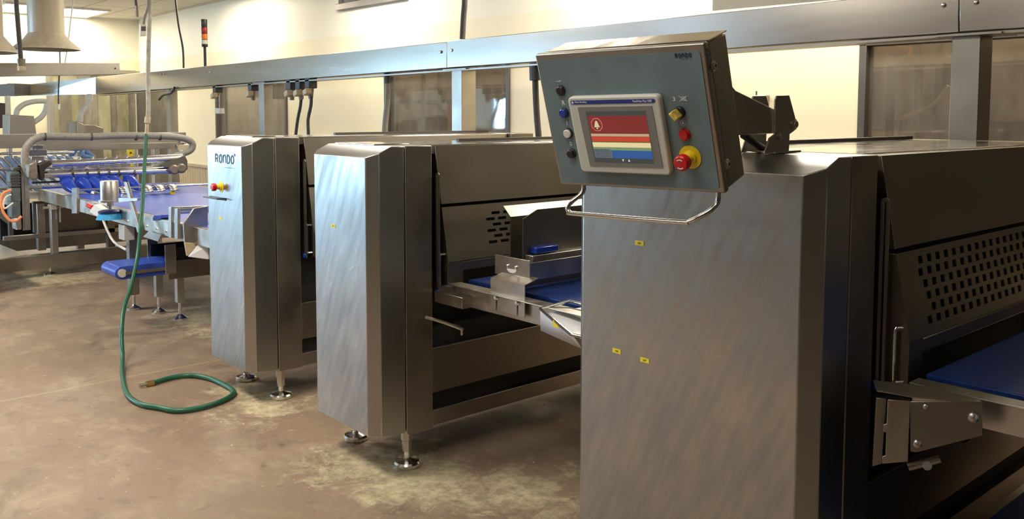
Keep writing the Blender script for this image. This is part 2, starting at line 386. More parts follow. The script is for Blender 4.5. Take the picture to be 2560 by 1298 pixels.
# room beyond the windows
BR = mat('brown back room wall', (.34, .27, .19), .8, noise=.3, nscale=1.2)
struct(MB().box(XL-1, XR, YW+4, YW+4.1, 0, H).build('wall_rear', BR))
struct(MB().box(XL-4, XR, YW+.16, YW+4.1, H-.1, H).build('ceiling_rear', BR))
ra = at(2215, 60, Y=7.0)
def rack(px0, px1, Y, label, zs=(.4, 1.1, 1.7), h=2.4):
    a = at(px0, 300, Y=Y).x; b = at(px1, 300, Y=Y).x
    t = thing('storage_rack', (a, Y, 0), label, 'rack', None)
    for x in (a, b):
        for y in (Y, Y+.5): MB().box(x-.025, x+.025, y-.025, y+.025, 0, h).build('upright', RACKM, t)
    for z in zs: MB().box(a, b, Y-.02, Y+.52, z, z+.05).build('shelf', RACKM, t)
    return t
RACKM = mat('dark rack steel', (.07, .062, .055), .5, .5)
rack(2225, 2345, 7.0, 'dark steel rack standing beyond the right-hand window', (.5, 1.2, 1.95), 2.6)
rack(990, 1100, 7.4, 'dark steel rack standing beyond the middle window')
rack(560, 640, 7.6, 'dark steel rack standing beyond the left-hand window')
tag(MB().cyl(at(2192, 120, Y=6.9), at(2275, 128, Y=6.9), .035).build('red_pipe', mat('faded red pipe', (.62, .20, .15), .5)), 'faded red pipe seen through the top of the right-hand window', 'pipe')
mb = MB(); a = at(2240, 330, Y=6.3); b_ = at(2330, 330, Y=6.3)
mb.tube([V((a.x, 6.3, .9)), V((a.x, 6.3, 1.45)), V((a.x+.1, 6.3, 1.55)), V((b_.x, 6.3, 1.62)), V((b_.x+.1, 6.3, 1.75))], .015)
tag(mb.build('bent_tube', WHITEP), 'pale bent tube seen low in the right-hand window', 'tube')
for px, w, z0, z1, Y, lab in ((2310, .5, 0, 1.55, 8.2, 'dark boxy machine beyond the right-hand window, left of the steel post'), (2500, .9, 0, 1.5, 7.9, 'low dark machine beyond the right-hand window, right of the steel post'),
                          (1050, .7, 0, 1.5, 8.3, 'dark boxy machine beyond the middle window'), (600, .8, 0, 1.45, 8.4, 'dark boxy machine beyond the left-hand window')):
    x = at(px, 300, Y=Y).x; t = thing('background_machine', (x, Y, 0), lab, 'machine')
    MB().box(x-w/2, x+w/2, Y, Y+.5, z0, z1-.25).build('body', RACKM, t); MB().box(x-w/2+.05, x+w/2-.15, Y+.05, Y+.4, z1-.25, z1).build('top_box', FRAMED, t)
# end wall with strip curtain doorway
dy0 = at(128, 300, X=XL).y; dy1 = at(342, 300, X=XL).y; DZ = 2.25
mb = MB().box(XL-.15, XL, YF, dy0, 0, H).box(XL-.15, XL, dy1, YW+.15, 0, H).box(XL-.15, XL, dy0, dy1, DZ, H)
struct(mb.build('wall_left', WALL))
o = struct(MB().box(XL, XL+.04, dy0-.06, dy0, 0, DZ+.05).box(XL, XL+.04, dy1, dy1+.06, 0, DZ+.05).box(XL, XL+.04, dy0, dy1, DZ, DZ+.06).build('door_1', STEEL2))
n = 9; w = (dy1-dy0)/n
for i in range(n):
    MB().prism([(XL-.03+.02*(i % 2), dy0+w*i-.02, .02), (XL-.03+.02*(i % 2), dy0+w*(i+1)+.02, .02), (XL-.03+.02*(i % 2), dy0+w*(i+1)+.02, DZ), (XL-.03+.02*(i % 2), dy0+w*i-.02, DZ)], (.004, 0, 0)).build('strip', PVC if i in (0, 2, 5, 7) else PVC2, o)
struct(MB().box(XL-3.5, XL-3.4, dy0-2, dy1+2, 0, H).build('wall_beyond', mat('olive store room wall', (.40, .36, .24), .8, noise=.4, nscale=1.5)))
struct(MB().box(XL-3.5, XL-.2, dy0-2, dy1+2, -.1, 0).build('floor_beyond', FLOOR))
# grey sliding door leaf on the back wall by the corner and wainscot
a, b = at(350, 300, Y=YW).x, at(428, 300, Y=YW).x; a = max(a, XL+.05)
o = struct(MB().box(a, b, YW-.06, YW-.002, 0, 2.05).build('door_2', STEEL2, bevel=.004))
MB().box(b-.9, b-.84, YW-.08, YW-.06, 0.1, 2.0).build('edge_strip', STEEL, o)
wa = b+.02; wb = XR-.02
mb = MB()
x = wa
while x < wb-.05:
    mb.box(x, min(x+.09, wb), YW-.022, YW-.002, 0, .72); x += .10
mb.box(wa, wb, YW-.012, YW-.001, 0, .72); mb.box(wa, wb, YW-.035, YW-.001, .72, .76)
struct(mb.build('trim_1', WOODW))

# unseen glowing panels added in the far front corner for blue steel highlights
GLOW = emat('added blue glow', (.42, .70, 1), 34.0)
WB, WT = .95, 2.0
o = struct(MB().box(XL, XL+.06, -4.9, -4.82, WB, WT).box(XL, XL+.06, -2.68, -2.6, WB, WT).box(XL, XL+.06, -4.9, -2.6, WB-.05, WB+.03).box(XL, XL+.06, -4.9, -2.6, WT-.08, WT).build('window_5', FRAMED))
MB().box(XL+.01, XL+.02, -4.82, -2.68, WB+.03, WT-.08).build('pane', GLOW, o)
o = struct(MB().box(-15.9, -15.82, YF, YF+.06, WB, WT).box(-13.08, -13.0, YF, YF+.06, WB, WT).box(-15.9, -13, YF, YF+.06, WB-.05, WB+.03).box(-15.9, -13, YF, YF+.06, WT-.08, WT).build('window_6', FRAMED))
MB().box(-15.82, -13.08, YF+.01, YF+.02, WB+.03, WT-.08).build('pane', GLOW, o)
# ceiling lights
def ceiling_light(x, y, label, cool=False, w=1.2, d=.6, power=60, emit=True):
    t = thing('ceiling_light', (x, y, H-.03), label, 'ceiling light', None)
    MB().box(x-w/2-.03, x+w/2+.03, y-d/2-.03, y-d/2, H-.03, H-.001).box(x-w/2-.03, x+w/2+.03, y+d/2, y+d/2+.03, H-.03, H-.001).box(x-w/2-.03, x-w/2, y-d/2, y+d/2, H-.03, H-.001).box(x+w/2, x+w/2+.03, y-d/2, y+d/2, H-.03, H-.001).build('frame', WHITEP, t)
    MB().box(x-w/2, x+w/2, y-d/2, y+d/2, H-.02, H-.002).build('diffuser', LAMPC if cool else LAMPM, t)
    if power:
        l = bpy.data.lights.new('lamp_light', 'AREA'); l.shape = 'RECTANGLE'; l.size = w; l.size_y = d; l.energy = power; l.color = (.62, .80, 1) if cool else (1, .90, .74)
        lo = bpy.data.objects.new('lamp_light', l); COL.objects.link(lo); lo.location = (0, 0, -.012); lo.parent = t
    return t
p1 = at(192, 29, Z=H); p2 = at(50, 18, Z=H)
ceiling_light(p1.x, p1.y, 'bright ceiling panel right of the cream duct', power=40)
ceiling_light(p2.x, p2.y, 'bright ceiling panel left of the cream duct', power=40)
LIGHTS = [(-11.6, 4.75, 0, 55), (-8.2, 4.75, 0, 50), (-4.8, 4.75, 0, 55), (-2.7, 4.85, 0, 65),
          (-8.8, -3.2, 1, 110), (-3.0, -2.2, 0, 12), (-8.0, .6, 0, 80), (-4.2, .6, 0, 66), (-1.4, .3, 0, 14)]
for i, (x, y, c, p) in enumerate(LIGHTS):
    t = ceiling_light(x, y, 'flush ceiling panel outside the picture', bool(c), w=.6 if c else 1.2, d=.5 if c else .6, power=p)
    t['group'] = 'ceiling panels above the picture'
# lamp of the back rooms
for (x, y, p) in ((-2, 7.4, 45), (-8, 7.4, 40), (-13, 7.4, 40), (XL-1.7, 4, 60)):
    l = bpy.data.lights.new('back_room_light', 'AREA'); l.size = 1.5; l.energy = p; l.color = (1, .88, .72)
    lo = bpy.data.objects.new('back_room_light', l); COL.objects.link(lo); lo.location = (x, y, H-.15)

def drop(pts):
    """run of points continued straight up to the ceiling"""
    p = pts[0]; return [V((p.x, p.y, H-.001)), V((p.x, p.y, (H+p.z)/2))]+list(pts)

# ------------------------------------------------------------------ shared small builders
def levelling_foot(x, y, ztop, parent, r=.06, sleeve=True):
    f = MB().lathe((x, y, 0), (0, 0, 1), [(r*.93, 0), (r, .006), (r, .018), (r*.9, .026), (r*.35, .034), (.014, .040), (.014, ztop)], 28).build('levelling_foot', CHROME, parent)
    if sleeve:
        MB().lathe((x, y, ztop*.42), (0, 0, 1), [(.020, 0), (.022, .02), (.022, ztop*.3), (.027, ztop*.32), (.027, ztop*.58)], 6).build('adjusting_nut', WORN, f)
    return f
def estop(c, n, up, parent, s=1., plate=True):
    """mushroom button on a yellow disc, n = outward normal"""
    c, n = V(c), V(n).normalized()
    o = MB().lathe(c, n, [(.030*s, 0), (.030*s, .002)], 32).build('emergency_stop', YELLOW, parent); o['label'] = 'yellow disc of the emergency stop'
    MB().lathe(c, n, [(.018*s, .001), (.018*s, .008), (.013*s, .010), (.013*s, .030*s)], 24).build('collar', YELLOW, o)
    b = MB().lathe(c, n, [(.013*s, .028*s), (.020*s, .032*s), (.020*s, .048*s), (.017*s, .052*s), (.0001, .053*s)], 28).build('mushroom_head', RED, o); b['label'] = 'red mushroom head'
    up = V(up); sd = n.cross(up); mb = MB()
    for q in (0, pi):
        pts = [c+n*(.0535*s)+(sd*cos(q+a)+up*sin(q+a))*(.013*s) for a in (.9, 1.25, 1.6, 1.95, 2.3)]
        inn = [c+n*(.0535*s)+(sd*cos(q+a)+up*sin(q+a))*(.010*s) for a in (2.3, 1.95, 1.6, 1.25, .9)]
        mb.prism(pts+inn, n*.0006)
    if s > .9: mb.build('arrow_mark', WHITEI, o)
    return o
def sticker(x, z, Y, parent, txt, w=.034, h=.014, tilt=.0):
    o = MB().prism([(x-w/2, Y-.0012, z-h/2+tilt), (x+w/2, Y-.0012, z-h/2-tilt), (x+w/2, Y-.0012, z+h/2-tilt), (x-w/2, Y-.0012, z+h/2+tilt)], (0, .001, 0)).build('number_sticker', STICK, parent)
    o['label'] = 'small yellow number sticker'
    if txt: text(txt, (x-w*.18, Y-.0014, z-h*.2), (1, 0, 0), (0, 0, 1), h*.42, INK, 'printed_number', o, width=w*.36, bold=.02, depth=.0002)
    return o
def logo(o, xd, yd, h, mt, parent, dot=True, w=None, slope=0., thin=.15):
    """five stroke letters of one height, the third a lower-case n; w = overall width"""
    o, xd, yd = V(o), V(xd).normalized(), V(yd).normalized(); nd = xd.cross(yd); w = w or h*3.9
    lw = w/5*.80; big = MB(); tk = h*thin
    def oval(n=20): return [(.5+.5*cos(pi/2+2*pi*i/n), .5+.5*sin(pi/2+2*pi*i/n)) for i in range(n+1)]
    arc = lambda cx, cy, rx, ry, a0, a1, n=10: [(cx+rx*cos(radians(a0+(a1-a0)*i/n)), cy+ry*sin(radians(a0+(a1-a0)*i/n))) for i in range(n+1)]
    G = {'R': [[(0, 0), (0, 1), (.5, 1)]+arc(.5, .75, .45, .25, 90, -90)+[(0, .5)], [(.5, .5), (1, 0)]], 'O': [oval()],
         'n': [[(0, 0), (0, 1)], [(0, .65)]+arc(.5, .62, .5, .38, 165, 0)+[(1, 0)]], 'D': [[(0, 0), (0, 1), (.4, 1)]+arc(.4, .5, .6, .5, 90, -90)+[(0, 0)]]}
    for k, ch in enumerate('ROnDO'):
        x0 = w/5*k
        for st in G[ch]:
            P = [o+xd*(x0+tk/2+a*(lw-tk))+yd*(tk/2+b*(h-tk)-slope*(x0+a*lw)) for a, b in st]
            n = len(P); L_, R_ = [], []
            closed = (P[0]-P[-1]).length < 1e-6
            for i in range(n):
                a = P[i-1] if i else (P[-2] if closed else P[0]*2-P[1]); b = P[i+1] if i < n-1 else (P[1] if closed else P[-1]*2-P[-2])
                d1 = (P[i]-a).normalized(); d2 = (b-P[i]).normalized(); t = (d1+d2); t = t.normalized() if t.length > .1 else d2
                c_ = max(t.dot(d2), .5); nn = nd.cross(t)*(tk/2/c_); L_.append(P[i]+nn); R_.append(P[i]-nn)
            q = len(big.v); big.v += [p+nd*.0006 for p in L_+R_]
            big.f += [(q+i, q+n+i, q+n+i+1, q+i+1) for i in range(n-1)]
    if dot:
        c = o+xd*(w*1.0)+yd*(h*1.02-slope*w); big.prism([c+xd*(cos(a*pi/8)*h*.13)+yd*(sin(a*pi/8)*h*.15) for a in range(16)], nd*.0006)
    return big.build('logo_lettering', mt, parent, flat=True)

# ------------------------------------------------------------------ dough sheeting machines
def holes_panel(P, U, W, ulen, wlen, hole_w, hole_h, pitch, rows, rpitch, u0, v0, stagger, name, mt, parent, maxu=None, odd_first=True, thick=.003):
    """sheet with real punched slots. P corner, U along, W up"""
    mb = MB(); U, W = V(U).normalized(), V(W).normalized()
    def q(a, b, c, d): 
        mb.add([P+U*a+W*c, P+U*b+W*c, P+U*b+W*d, P+U*a+W*d], [(0, 1, 2, 3)])
    y = 0
    for r in range(rows):
        b0 = v0+r*rpitch; b1 = b0+hole_h
        q(0, ulen, y, b0); y = b1
        u = 0; s = u0+(stagger[r % len(stagger)])
        while s+hole_w < (maxu or ulen-.02):
            q(u, s, b0, b1); u = s+hole_w; s += pitch
        q(u, ulen, b0, b1)
    q(0, ulen, y, wlen)
    return mb.build(name, mt, parent, solid=thick, flat=True)

def machine(X, w, zt, Y0, dx, label, kind):
    zb = .16; ys = Y0+.166; yb = Y0+.310; YE = 4.05
    t = thing('dough_sheeter', (X-w/2, Y0+.2, 0), label, 'bakery machine', 'stainless dough sheeters in line')
    # front cabinet with bevelled corners and sloping top
    s = .045; c = .045
    foot = [(-w, Y0+.04), (-w+c, Y0), (-c, Y0), (0, Y0+.04), (0, ys-.002), (-w, ys-.002)]
    zf = [zt-.027, zt-s, zt-s, zt-.027]
    bot = [V((X+x, y, zb+.02 if y < Y0+.05 else zb+.01)) for x, y in foot]
    top = [V((X+foot[i][0], foot[i][1], zf[i])) for i in range(4)]+[V((X, ys-.002, zt)), V((X-w, ys-.002, zt))]
    k = [V((X, Y0+.1, zt)), V((X-w, Y0+.1, zt))]
    vs = bot+top+k    # 0-5 bottom, 6-11 top, 12,13 knee
    fs = [(5, 4, 3, 2, 1, 0), (0, 1, 7, 6), (1, 2, 8, 7), (2, 3, 9, 8), (3, 4, 10, 12, 9), (4, 5, 11, 10), (5, 0, 6, 13, 11), (6, 7, 8, 9, 12, 13), (13, 12, 10, 11)]
    fc = MB().add(vs, fs).build('front_cabinet', S_FRONT, t, bevel=.003)
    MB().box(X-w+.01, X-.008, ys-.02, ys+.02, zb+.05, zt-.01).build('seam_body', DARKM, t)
    MB().box(X-w, X, ys+.003, yb, zb, zt).build('rear_housing', STEEL2, t, bevel=.003)
    MB().box(X-w+.02, X-.055, yb+.002, YE-.2, zt-.04, zt+.001).build('top_cover', TOPST, t, bevel=.003)
    MB().box(X-w-.02, X-.02, YE-.2, YE, zb, zt).build('far_cabinet', STEEL2, t, bevel=.004)
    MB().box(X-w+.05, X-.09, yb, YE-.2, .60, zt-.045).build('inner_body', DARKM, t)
    # lids and hinge strips lying on the top
    MB().box(X-w*.93, X-w*.30, Y0+.115, Y0+.30, zt+.0005, zt+.006).build('lid_plate', TOPST, t, bevel=.002)
    MB().box(X-w*.78, X-w*.74, yb+.45, YE-.08, zt, zt+.014).build('hinge_strip', FRAMED, t)
    # hood and guard over the belt, sloping outwards
    D = X+dx; ya = yb+.055; ye = YE-.21
    pr = [(D-.017, zt-.004), (D+.030, zt-.262), (D-.04, zt-.262), (D-.04, zt-.004)]
    MB().prism([V((x, ya, z)) for x, z in pr], (0, ye-ya, 0)).build('upper_hood', GUARD, t, bevel=.002)
    # guard: end plate, punched sloping sheet, lip
    g = [(D-.005, zt-.275), (D+.030, zt-.275), (D+.076, zt-.515), (D+.077, zt-.64), (D+.046, zt-.664), (D+.003, zt-.657)]
    gd = MB().prism([V((x, ya, z)) for x, z in g], (0, .004, 0)).build('guard_end_plate', GUARD, t, bevel=.0015)
    A = V((D+.076, ya, zt-.515)); B = V((D+.030, ya, zt-.275)); W = (B-A); L = ye-ya
    if kind == 3: holes_panel(A, (0, 1, 0), W, L, W.length, .028, .022, .0575, 6, .0345, .10, .030, (.030, .068, .048, .038, .018, .028), 'punched_guard', GUARD, t, maxu=L-.15)
    else: holes_panel(A, (0, 1, 0), W, L, W.length, .05, .013, .0715, 6, .0265, .245, .060, (0, .036), 'punched_guard', GUARD, t, maxu=L-.3)
    MB().box(D+.060, D+.0765, ya+.004, ye, zt-.560, zt-.516).build('guard_lip', GUARD, t, bevel=.006)
    MB().box(D+.062, D+.077, ya+.004, ya+.085, zt-.655, zt-.516).build('guard_corner', GUARD, t)
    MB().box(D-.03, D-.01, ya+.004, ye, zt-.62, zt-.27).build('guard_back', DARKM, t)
    zc = (zt-.48, zt-.63)
    MB().tube([V((D+.056, ya, zc[0])), V((D+.048, ya-.018, zc[0])), V((D+.046, ya-.022, zc[0]-.010)), V((D+.046, ya-.022, zc[1]+.010)), V((D+.050, ya-.018, zc[1])), V((D+.062, ya, zc[1]))], .0055, smooth=4).build('guard_handle', CHROME, gd)
    # slotted slide rail with its blue roller
    rl = MB(); y = yb+.018; r0 = X+.002; r1 = X+.026
    rl.box(r0, r0+.008, y, y+.006, zt-.65, zt-.13).box(r1-.008, r1, y, y+.006, zt-.65, zt-.13)
    rl.prism([V((r0+(r1-r0)/2+cos(a)*(r1-r0)/2, y, zt-.13+sin(a)*(r1-r0)/2)) for a in [i*pi/8 for i in range(9)]], (0, .006, 0))
    rl.prism([V((r0+(r1-r0)/2+cos(a)*(r1-r0)/2, y, zt-.65-sin(a)*(r1-r0)/2)) for a in [i*pi/8 for i in range(9)]], (0, .006, 0))
    rail = rl.build('slide_rail', STEEL2, t)
    MB().cyl((X+.013, y-.008, zt-.645), (X+.013, y+.001, zt-.645), .012).build('roller', BLUEP, rail)
    # plinth: lower panel and base rail, feet
    MB().box(X-.02, X-.003, yb, YE-.21, .315, .515).build('lower_panel', GUARD, t, bevel=.002)
    MB().box(X-.07, X-.003, yb, YE-.21, .165, .235).build('base_rail', STEEL2, t, bevel=.003)
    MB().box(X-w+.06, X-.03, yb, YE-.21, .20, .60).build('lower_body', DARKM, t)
    for fx in ((X-.045), (X-w+.05)):
        levelling_foot(fx, Y0+.20, zb, t); levelling_foot(fx, YE-.1, zb, t)
    return t, fc

Y0 = 1.975
m3, f3 = machine(-1.143, .86, 1.441, 2.035, .0, 'nearest and widest dough sheeter, scratched steel cabinet with the operator panel above it', 3)
m2, f2 = machine(-3.112, .52, 1.414, Y0, -.035, 'middle dough sheeter with a plain blue-lit steel cabinet and a single yellow sticker', 2)
m1, f1 = machine(-4.345, .53, 1.424, Y0+.02, -.035, 'farthest dough sheeter with black lettering and a red stop button on its cabinet', 1)
m4, f4 = machine(.50, .86, 1.441, 2.035, .0, 'plain unseen dough sheeter added beyond the right edge to shade the belt', 2)  # added out of view to shade the belt and darken steel reflections
# logo, stop button, bracket and sticker on machine 1
Yf = Y0+.02
a = at(538.5, 407, Y=Yf); b = at(587.5, 411, Y=Yf); hh = at(538.5, 384.3, Y=Yf).z-a.z
logo((a.x, Yf-.001, a.z), (1, 0, 0), (0, 0, 1), hh, INKG, f1, w=b.x-a.x)
a = at(561, 421, Y=Yf); text('Dough-how & more', (a.x, Yf-.001, a.z), (1, 0, 0), (0, 0, 1), hh*.2, mat('pale grey lettering', (.30, .33, .34), .5), 'small_lettering', f1, width=(b.x-a.x)*.98)
a = at(553, 467, Y=Yf); estop(a, (0, -1, 0), (0, 0, 1), f1, s=1.05)
a = at(548, 494, Y=Yf)
MB().box(a.x-.10, a.x+.09, Yf-.05, Yf-.001, a.z-.003, a.z+.003).box(a.x-.10, a.x+.09, Yf-.003, Yf, a.z-.012, a.z).build('ledge_bracket', BLACK, f1)
a = at(551, 546, Y=Yf); sticker(a.x, a.z, Yf, f1, '')
a = at(833, 565, Y=Y0); sticker(a.x, a.z, Y0, f2, '2140')
for (px, py), s_ in (((1599, 608), '2146'), ((1542, 878), '2148'), ((1612, 901), '2147')):
    a = at(px, py, Y=2.035); sticker(a.x, a.z, 2.035, f3, s_)
# lever under machine 2 and box at the guard foot
mb = MB().tube([at(1062, 792, X=-3.08), at(1110, 806, X=-3.05), at(1158, 824, X=-3.0)], .008, smooth=2).cyl(at(1154, 824, X=-3.0), at(1154, 838, X=-3.0), .005)
mb.build('locking_lever', CHROME, m2)
a = at(1085, 735, Y=2.27); b = at(1168, 735, Y=2.27)
MB().box(-3.105, b.x-.06, 2.29, 2.42, .725, .775).build('sensor_box', WORN, m2, bevel=.003)
MB().box(-3.085, -3.03, 2.31, 2.38, .775, .80).build('sensor_block', WORN, m2)

# ------------------------------------------------------------------ conveyor between machines 2 and 3
t = thing('belt_conveyor', (-2.5, 2.9, .6), 'short steel conveyor with dark blue belt between the two nearest sheeters', 'conveyor')
X0, X1 = -3.02, -2.03
MB().box(X0, X1, 2.34, 2.37, .725, .815).box(X0, X1, 2.30, 2.37, .812, .817).build('side_rail', WORN, t, bevel=.002)
MB().box(X0, X1, 3.70, 3.74, .725, .835).build('side_rail', WORN, t, bevel=.002)
MB().box(X0, X1, 2.41, 3.70, .79, .822).build('belt', BELTD, t, bevel=.006)
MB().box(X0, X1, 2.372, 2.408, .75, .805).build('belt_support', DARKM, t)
# guide bracket on the rail
a = at(1228, 712, Y=2.325); b = at(1313, 712, Y=2.325)
g = thing('guide_bracket', (a.x, 2.32, .68), 'folded steel bracket bolted to the conveyor beside the middle sheeter', 'bracket')
zt_ = at(1228, 697, Y=2.325).z; zb_ = at(1230, 770, Y=2.325).z-.005
pl = MB()
W_ = b.x-a.x
def slotplate(): 
    y = 2.322
    xs_ = [a.x, a.x+W_*.16, a.x+W_*.20, a.x+W_*.78, a.x+W_*.82, b.x]
    for i in (0, 2, 4): pl.box(xs_[i], xs_[i+1], y, y+.004, zb_, zt_)
    for i in (1, 3): pl.box(xs_[i], xs_[i+1], y, y+.004, zb_+.05, zt_)
slotplate(); pl.prism([(a.x, 2.322, zt_), (b.x, 2.322, zt_), (b.x+.01, 2.39, zt_+.022), (a.x+.01, 2.39, zt_+.022)], (0, 0, .004))
pl.build('lower_plate', WORN, g)
for k_ in (.18, .80):
    MB().lathe((a.x+W_*k_, 2.322, zb_+.055), (0, -1, 0), [(.012, 0), (.012, .003), (.008, .004), (.008, .010)], 6).build('bolt', CHROME, g)
a2 = at(1239, 640, Y=2.38); b2 = at(1326, 640, Y=2.38); z2 = at(1239, 636, Y=2.38).z; z3 = at(1239, 684, Y=2.38).z
MB().box(a2.x, b2.x, 2.376, 2.380, z3, z2).box(b2.x-.004, b2.x, 2.380, 2.9, z3, z2-.01).build('upper_plate', WORN, g, bevel=.001)
for k_ in (.38, .62): MB().lathe((a2.x+(b2.x-a2.x)*k_, 2.376, z2-.038), (0, -1, 0), [(.007, 0), (.007, .004), (.004, .006)], 12).build('bolt', CHROME, g)
xc = (a2.x+b2.x)/2
MB().prism([V((xc+.03*cos(q), 2.3745, z2-.048+.016*sin(q))) for q in [pi+i*pi/8 for i in range(9)]], (0, .002, 0)).build('slot', WHITEI, g)
# chute walls standing over the belt
ch = thing('guide_chute', (a2.x+.05, 2.45, .9), 'two upright folded steel chute plates standing over the short conveyor', 'chute')
p = ats([(1275, 542), (1304, 542), (1304, 645), (1268, 650)], Y=2.45)
zA = p[0].z; xA = p[0].x; xA0 = at(1257, 515, Y=2.45).x; zA0 = at(1257, 515, Y=2.45).z
MB().prism([(xA, 2.45, .83), (xA+.004, 2.45, .83), (xA+.004, 2.45, zA), (xA, 2.45, zA)], (0, 1.2, 0)).prism([(xA, 2.45, zA), (xA+.004, 2.45, zA), (xA0+.004, 2.45, zA0), (xA0, 2.45, zA0)], (0, 1.2, 0)).build('left_plate', GUARD, ch)
q = at(1306, 548, Y=2.45); r = at(1322, 526, Y=2.55); xB = q.x
MB().prism([(xB, 2.45, .83), (xB, 2.45, q.z), (xB, 2.53, q.z+.035), (xB, 3.6, q.z+.035), (xB, 3.6, .83)], (.004, 0, 0)).build('right_plate', GUARD, ch)
MB().prism([(xA, 2.46, .83), (xB, 2.46, .83), (xB, 2.46, .90), (xA, 2.46, .90)], (0, .004, 0)).build('tie_plate', WORN, ch)
a = at(1335, 626, X=xB+.03)
bl = MB().box(xB+.006, xB+.045, a.y, a.y+.13, a.z-.015, a.z+.012).build('clamp_handle', BLUEP, ch, bevel=.004); bl['label'] = 'blue clamp handle'
MB().box(xB+.004, xB+.055, a.y-.03, a.y+.6, a.z-.055, a.z-.018).build('clamp_rail', WORN, ch, bevel=.002)
MB().tube([V((xA+.01, 2.44, .90)), V((xA+.05, 2.43, .925)), V((xB-.01, 2.45, .92))], .008).build('tube_loop', WHITEP, ch)
# white tray hanging at the right end
a = at(1350, 770, Y=2.26); b = at(1408, 762, Y=2.26)
tr = thing('scrap_tray', (a.x, 2.2, .6), 'small pale metal tray with wire rim hooked on the short conveyor by the nearest sheeter', 'tray')
c0 = at(1351, 772, Y=2.28); c1 = at(1430, 838, Y=2.16); c2 = at(1425, 752, Y=2.38)
MB().tube([c0, c1, c1+V((.10, .03, 0)), c2+V((.08, .0, 0)), c2, c0], .006, smooth=0).build('wire_rim', CHROME, tr)
MB().add([c0, c1, c1+V((.02, .03, -.05)), at(1352, 826, Y=2.30)], [(0, 1, 2, 3)]).build('side_sheet', TRAYW, tr, solid=.003)
MB().add([c0+V((.01, .01, -.02)), c1+V((.02, .05, -.03)), c1+V((.1, .15, -.03)), c2+V((.05, .02, -.02))], [(0, 1, 2, 3)]).build('tray_floor', TRAYW, tr, solid=.002)
a = at(1402, 808, Y=2.24); MB().box(a.x-.015, a.x+.015, 2.215, 2.218, a.z-.012, a.z+.012).build('yellow_label', STICK, tr)

# ------------------------------------------------------------------ conveyor at the right edge
t = thing('belt_conveyor', (-.3, 3, .4), 'steel conveyor with dark blue belt running out at the right edge of the picture', 'conveyor')
MB().box(-1.02, -.37, 2.32, 2.36, .765, .845).box(-1.02, .9, 2.30, 2.36, .842, .847).build('side_rail', STEEL, t, bevel=.003)
MB().box(-1.02, -.37, 2.40, 3.7, .815, .850).build('belt', BELTD, t, bevel=.006)
MB().box(-1.02, -.37, 2.362, 2.398, .77, .835).build('belt_support', DARKM, t)
MB().box(-1.02, -.37, 3.72, 3.76, .765, .86).build('side_rail', STEEL, t, bevel=.003)
MB().box(-1.02, -.37, 2.5, 3.7, .26, .29).build('return_belt', BELTD, t)
MB().tube([V((-1.0, 2.45, .30)), V((-.37, 2.45, .30))], .012, smooth=0).build('lower_rod', STEEL2, t)
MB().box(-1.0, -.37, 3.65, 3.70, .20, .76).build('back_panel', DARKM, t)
g = thing('pivot_bracket', (-.95, 2.3, .6), 'folded steel bracket with round bolts under the guard handle of the nearest sheeter', 'bracket')
# the bracket is swung outwards, away from the cabinet side
TH = radians(32); BU = V((cos(TH), sin(TH), 0)); BN = V((sin(TH), -cos(TH), 0)); BA = at(2276, 1004, Y=2.16)
def bat(x, y, off=0.):
    d = R2*((x-CX)/FPX)+U2*((CY-y)/FPX)+d_; p0 = BA+BN*off
    return CAM+d*((p0-CAM).dot(BN)/d.dot(BN))
def bats(pts, off=0.): return [bat(x, y, off) for x, y in pts]
pp = bats([(2276, 1004), (2455, 1004), (2457, 1090), (2290, 1132), (2276, 1130)])
MB().prism(pp, -BN*.004).build('front_plate', BRACKET, g, bevel=.0015)
lf = bat(2192, 992, -.03); zt_ = (pp[0].z+pp[1].z)/2+.002
fl_ = lambda p: V((p.x, p.y, zt_))
MB().prism([fl_(lf), fl_(pp[0]), fl_(pp[1]), fl_(pp[1]-BN*.03), fl_(pp[1]-BU*.10-BN*.10), fl_(lf-BN*.09)], (0, 0, .003)).build('top_plate', BRACKET, g)
MB().prism(bats([(2220, 1000), (2275, 1003), (2270, 1155), (2206, 1160), (2206, 1142), (2214, 1140), (2216, 1082), (2209, 1080), (2209, 1062), (2217, 1060)], .008), -BN*.004).build('hook_plate', WORN, g, bevel=.001)
MB().prism(bats([(2191, 995), (2216, 998), (2205, 1160), (2181, 1167)], -.02), -BN*.006).build('mounting_plate', BRACKET, g, bevel=.001)
for px, py, rr in ((2433, 1044, .013), (2293, 1110, .011), (2314, 1017, .007)):
    MB().lathe(bat(px, py), BN, [(rr, 0), (rr*.92, rr*.4), (rr*.5, rr*.75), (.0005, rr*.85)], 20).build('dome_bolt', STEEL, g)
a = bat(2270, 1168, -.04); b = bat(2350, 1148, -.04)
kb = MB().cyl(a, b, .010).build('clamp_knob', WORN, g); MB().cyl(bat(2318, 1165, -.04), bat(2318, 1165, .0), .011).build('knob_pin', STEEL, kb)
MB().box(-1.14, -.9, 2.36, 2.40, .70, .77).build('carrier_bar', DARKM, g)

